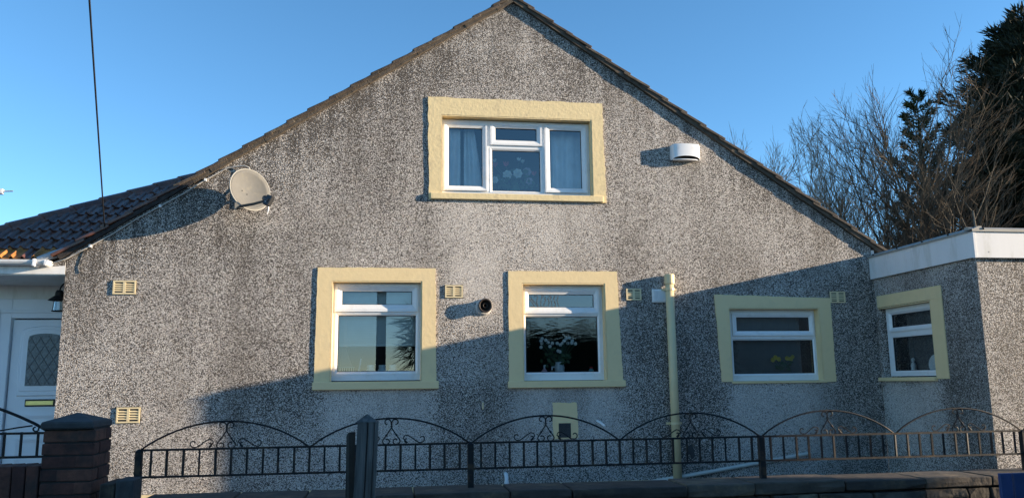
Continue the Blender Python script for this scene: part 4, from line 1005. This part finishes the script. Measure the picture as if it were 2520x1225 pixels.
# ------------------------------------------------------------------ trees behind the house
def bare_tree(name, label, base, height, lean, spread, seed, mt_twig, n1=9, n2=7, n3=6, n4=4, upness=.5, r0=.11, low=.22, tw=1.0):
    rn = random.Random(seed); t = thing(name, label, 'tree', group='bare winter trees behind the house')
    base = Vector(base); trunk = MB(); limbs = MB(); twigs = MB()
    def path(p, d, L, n, wig, upw):
        pts = [p.copy()]
        for i in range(n):
            d = (d+Vector((rn.gauss(0, wig), rn.gauss(0, wig), rn.gauss(0, wig)+upw))).normalized(); p = p+d*(L/n); pts.append(p.copy())
        return pts
    def at(pts, f):
        i = min(int(f*(len(pts)-1)), len(pts)-2); u = f*(len(pts)-1)-i; return pts[i].lerp(pts[i+1], u), (pts[i+1]-pts[i]).normalized()
    def side(d, ang):
        a = rn.uniform(0, 2*math.pi); o = d.orthogonal().normalized(); q = d.cross(o); return (d*math.cos(ang)+(o*math.cos(a)+q*math.sin(a))*math.sin(ang)).normalized()
    tp = path(base, Vector(lean).normalized(), height*.72, 8, .05, .03)
    trunk.tube(tp, [r0*(1-.75*i/8) for i in range(9)], 8)
    l1 = [(tp[4:], height*.4, r0*.5)]
    for i in range(n1):
        f = low+(1-low)*(i+rn.random()*.7)/n1; p, d = at(tp, min(f, .99)); L = height*spread*rn.uniform(.75, 1.1)*(1.15-.45*f)
        pts = path(p, side(d, rn.uniform(.45, .95)), L, 6, .08, .12*upness); rr = r0*(.52-.3*f)
        limbs.tube(pts, [rr*(1-.78*k/6) for k in range(7)], 5, cap=False); l1.append((pts, L, rr))
    for pts, L, rr in l1:
        for j in range(n2):
            f = .18+.82*(j+rn.random())/n2; p, d = at(pts, min(f, .99)); L2 = L*rn.uniform(.4, .65)*(1.2-.55*f)
            p2 = path(p, side(d, rn.uniform(.3, .8)), L2, 5, .09, .13*upness); limbs.tube(p2, [max(rr*.36*(1-.7*k/5), .006*tw) for k in range(6)], 4, cap=False)
            for k in range(n3):
                f3 = .15+.85*(k+rn.random())/n3; p, d = at(p2, min(f3, .99)); L3 = L2*rn.uniform(.45, .75)*(1.15-.4*f3)
                p3 = path(p, side(d, rn.uniform(.3, .75)), L3, 3, .09, .16*upness); twigs.tube(p3, [.0068*tw, .0060*tw, .005*tw, .0032*tw], 3, cap=False)
                for q in range(n4):
                    p, d = at(p3, rn.uniform(.2, .9)); p4 = path(p, side(d, rn.uniform(.25, .6)), L3*rn.uniform(.35, .65), 2, .06, .16*upness); twigs.tube(p4, [.0048*tw, .0040*tw, .0028*tw], 3, cap=False)
    trunk.build('trunk', 'bark', t, smooth=True); limbs.build('limbs', mt_twig+'_limb', t, smooth=True)
    o = twigs.build('twigs', mt_twig, t); o['kind'] = 'stuff'
    return t
BT = 'bare_tree'
bare_tree(BT, 'palest farthest bare tree, just clearing the right roof slope', (12.9, 18.5, 0), 11.0, (0, 0, 1), .38, 11, 'twig', 11, 6, 5, 4, .7, .08, .35, 1.1)
bare_tree(BT, 'pale bare tree with upright twigs, second along the right roof slope', (14.0, 18, 0), 11.2, (0, 0, 1), .36, 15, 'twig', 11, 7, 5, 4, .7, .09, .35, 1.1)
bare_tree(BT, 'pale bushy bare tree with a broom-like top, third along the right roof slope', (13.5, 14.4, 0), 10.0, (0, 0, 1), .36, 12, 'twig', 12, 7, 5, 4, .7, .10, .35)
bare_tree(BT, 'slender bare tree filling the gap between the pale ones and the fanned one', (14.6, 15.5, 0), 10.6, (0, 0, 1), .36, 19, 'twig', 11, 6, 5, 4, .7, .10, .35)
bare_tree(BT, 'tall bare tree with fanned branches standing left of the small pine', (14.6, 12.2, 0), 10.1, (-.02, 0, 1), .42, 23, 'twig_dark', 14, 8, 6, 3, .6, .13, .3, .9)
bare_tree(BT, 'tallest bare tree, its crown rising behind and over the small pine', (15.0, 11, 0), 10.5, (.0, 0, 1), .42, 31, 'twig_dark', 14, 8, 6, 3, .6, .13, .35, .9)
bare_tree(BT, 'brownish bare tree in front of the big dark conifer', (15.3, 9, 0), 8.2, (0, 0, 1), .36, 47, 'twig_dark', 5, 4, 4, 3, .7, .09, .5, .7)
bare_tree('bare_thicket', 'dense tangle of low bare branches behind the foot of the right roof slope', (13.6, 11.5, 0), 6.8, (.05, 0, 1), .50, 52, 'twig_dark', 16, 8, 6, 3, .3, .10, .25, .9)
bare_tree('bare_thicket', 'dense tangle of low bare branches behind the flat roof', (15.0, 12.8, 0), 7.0, (-.04, 0, 1), .46, 66, 'twig_dark', 15, 8, 6, 3, .3, .10, .25, .9)

def conifer(name, label, base, height, rad, seed, mt, n_br, leaves, leaf_l, leaf_w, z0=.12, shape=.8, droop=-.1, cat='tree'):
    rn = random.Random(seed); t = thing(name, label, cat); base = Vector(base)
    MB().tube([base, base+Vector((0, 0, height*.5)), base+Vector((.05, 0, height*.97))], [.03*height, .018*height, .01], 8).build('trunk', 'bark', t, smooth=True)
    br = MB(); cr = MB(); ga = 2.399
    for i in range(n_br):
        f = z0+(1-z0)*i/n_br; z = height*f; a = i*ga+rn.uniform(-.3, .3)
        L = rad*((1-f)**shape*1.0+.06)*rn.uniform(.72, 1.15); d = Vector((math.cos(a), math.sin(a), rn.uniform(.05, .4)+.5*f)).normalized()
        p = base+Vector((0, 0, z)); pts = [p+d*(L*u)+Vector((0, 0, droop*L*u*u)) for u in (0, .35, .7, 1)]
        br.tube(pts, [.03, .022, .014, .006], 4, cap=False)
        nl = int(leaves*(.35+L/rad))
        q = d.cross(Vector((0, 0, 1))).normalized(); upv = q.cross(d)
        for k in range(nl):
            u = rn.random()**.6; i3 = min(int(u*3), 2); fr = u*3-i3; c = pts[i3].lerp(pts[i3+1], fr)
            wv = (1.1-u*.75)*L*.33
            off = q*rn.gauss(0, wv*.6)+upv*rn.gauss(0, wv*.22); c = c+off
            dirv = (d*.8+off.normalized()*.7*rn.random()+Vector((rn.gauss(0, .3), rn.gauss(0, .3), rn.gauss(0, .3)+.1))).normalized()
            l = leaf_l*rn.uniform(.6, 1.3); s = dirv.cross(Vector((rn.gauss(0, 1), rn.gauss(0, 1), rn.gauss(0, 1)))).normalized()*leaf_w
            cr.add([c, c+dirv*l*.5+s, c+dirv*l, c+dirv*l*.5-s], [(0, 1, 2, 3)])
    br.build('branches', 'bark', t); o = cr.build('crown', mt, t); o['kind'] = 'stuff'
    return t
conifer('cypress_tree', 'huge dark evergreen conifer at the right edge behind the flat roof', (21.4, 13, 0), 13.0, 5.2, 5, 'cypress', 300, 350, .34, .026, .06, .45, -.10)
conifer('cypress_tree', 'second dark evergreen half hidden below the huge conifer', (18.0, 11.2, 0), 8.6, 2.7, 8, 'cypress', 170, 300, .28, .024, .10, .7, -.12)
conifer('pine_tree', 'small dark green pine among the bare trees', (16.65, 13, 0), 10.6, 1.55, 9, 'pine', 60, 170, .20, .02, .30, .5, .12)
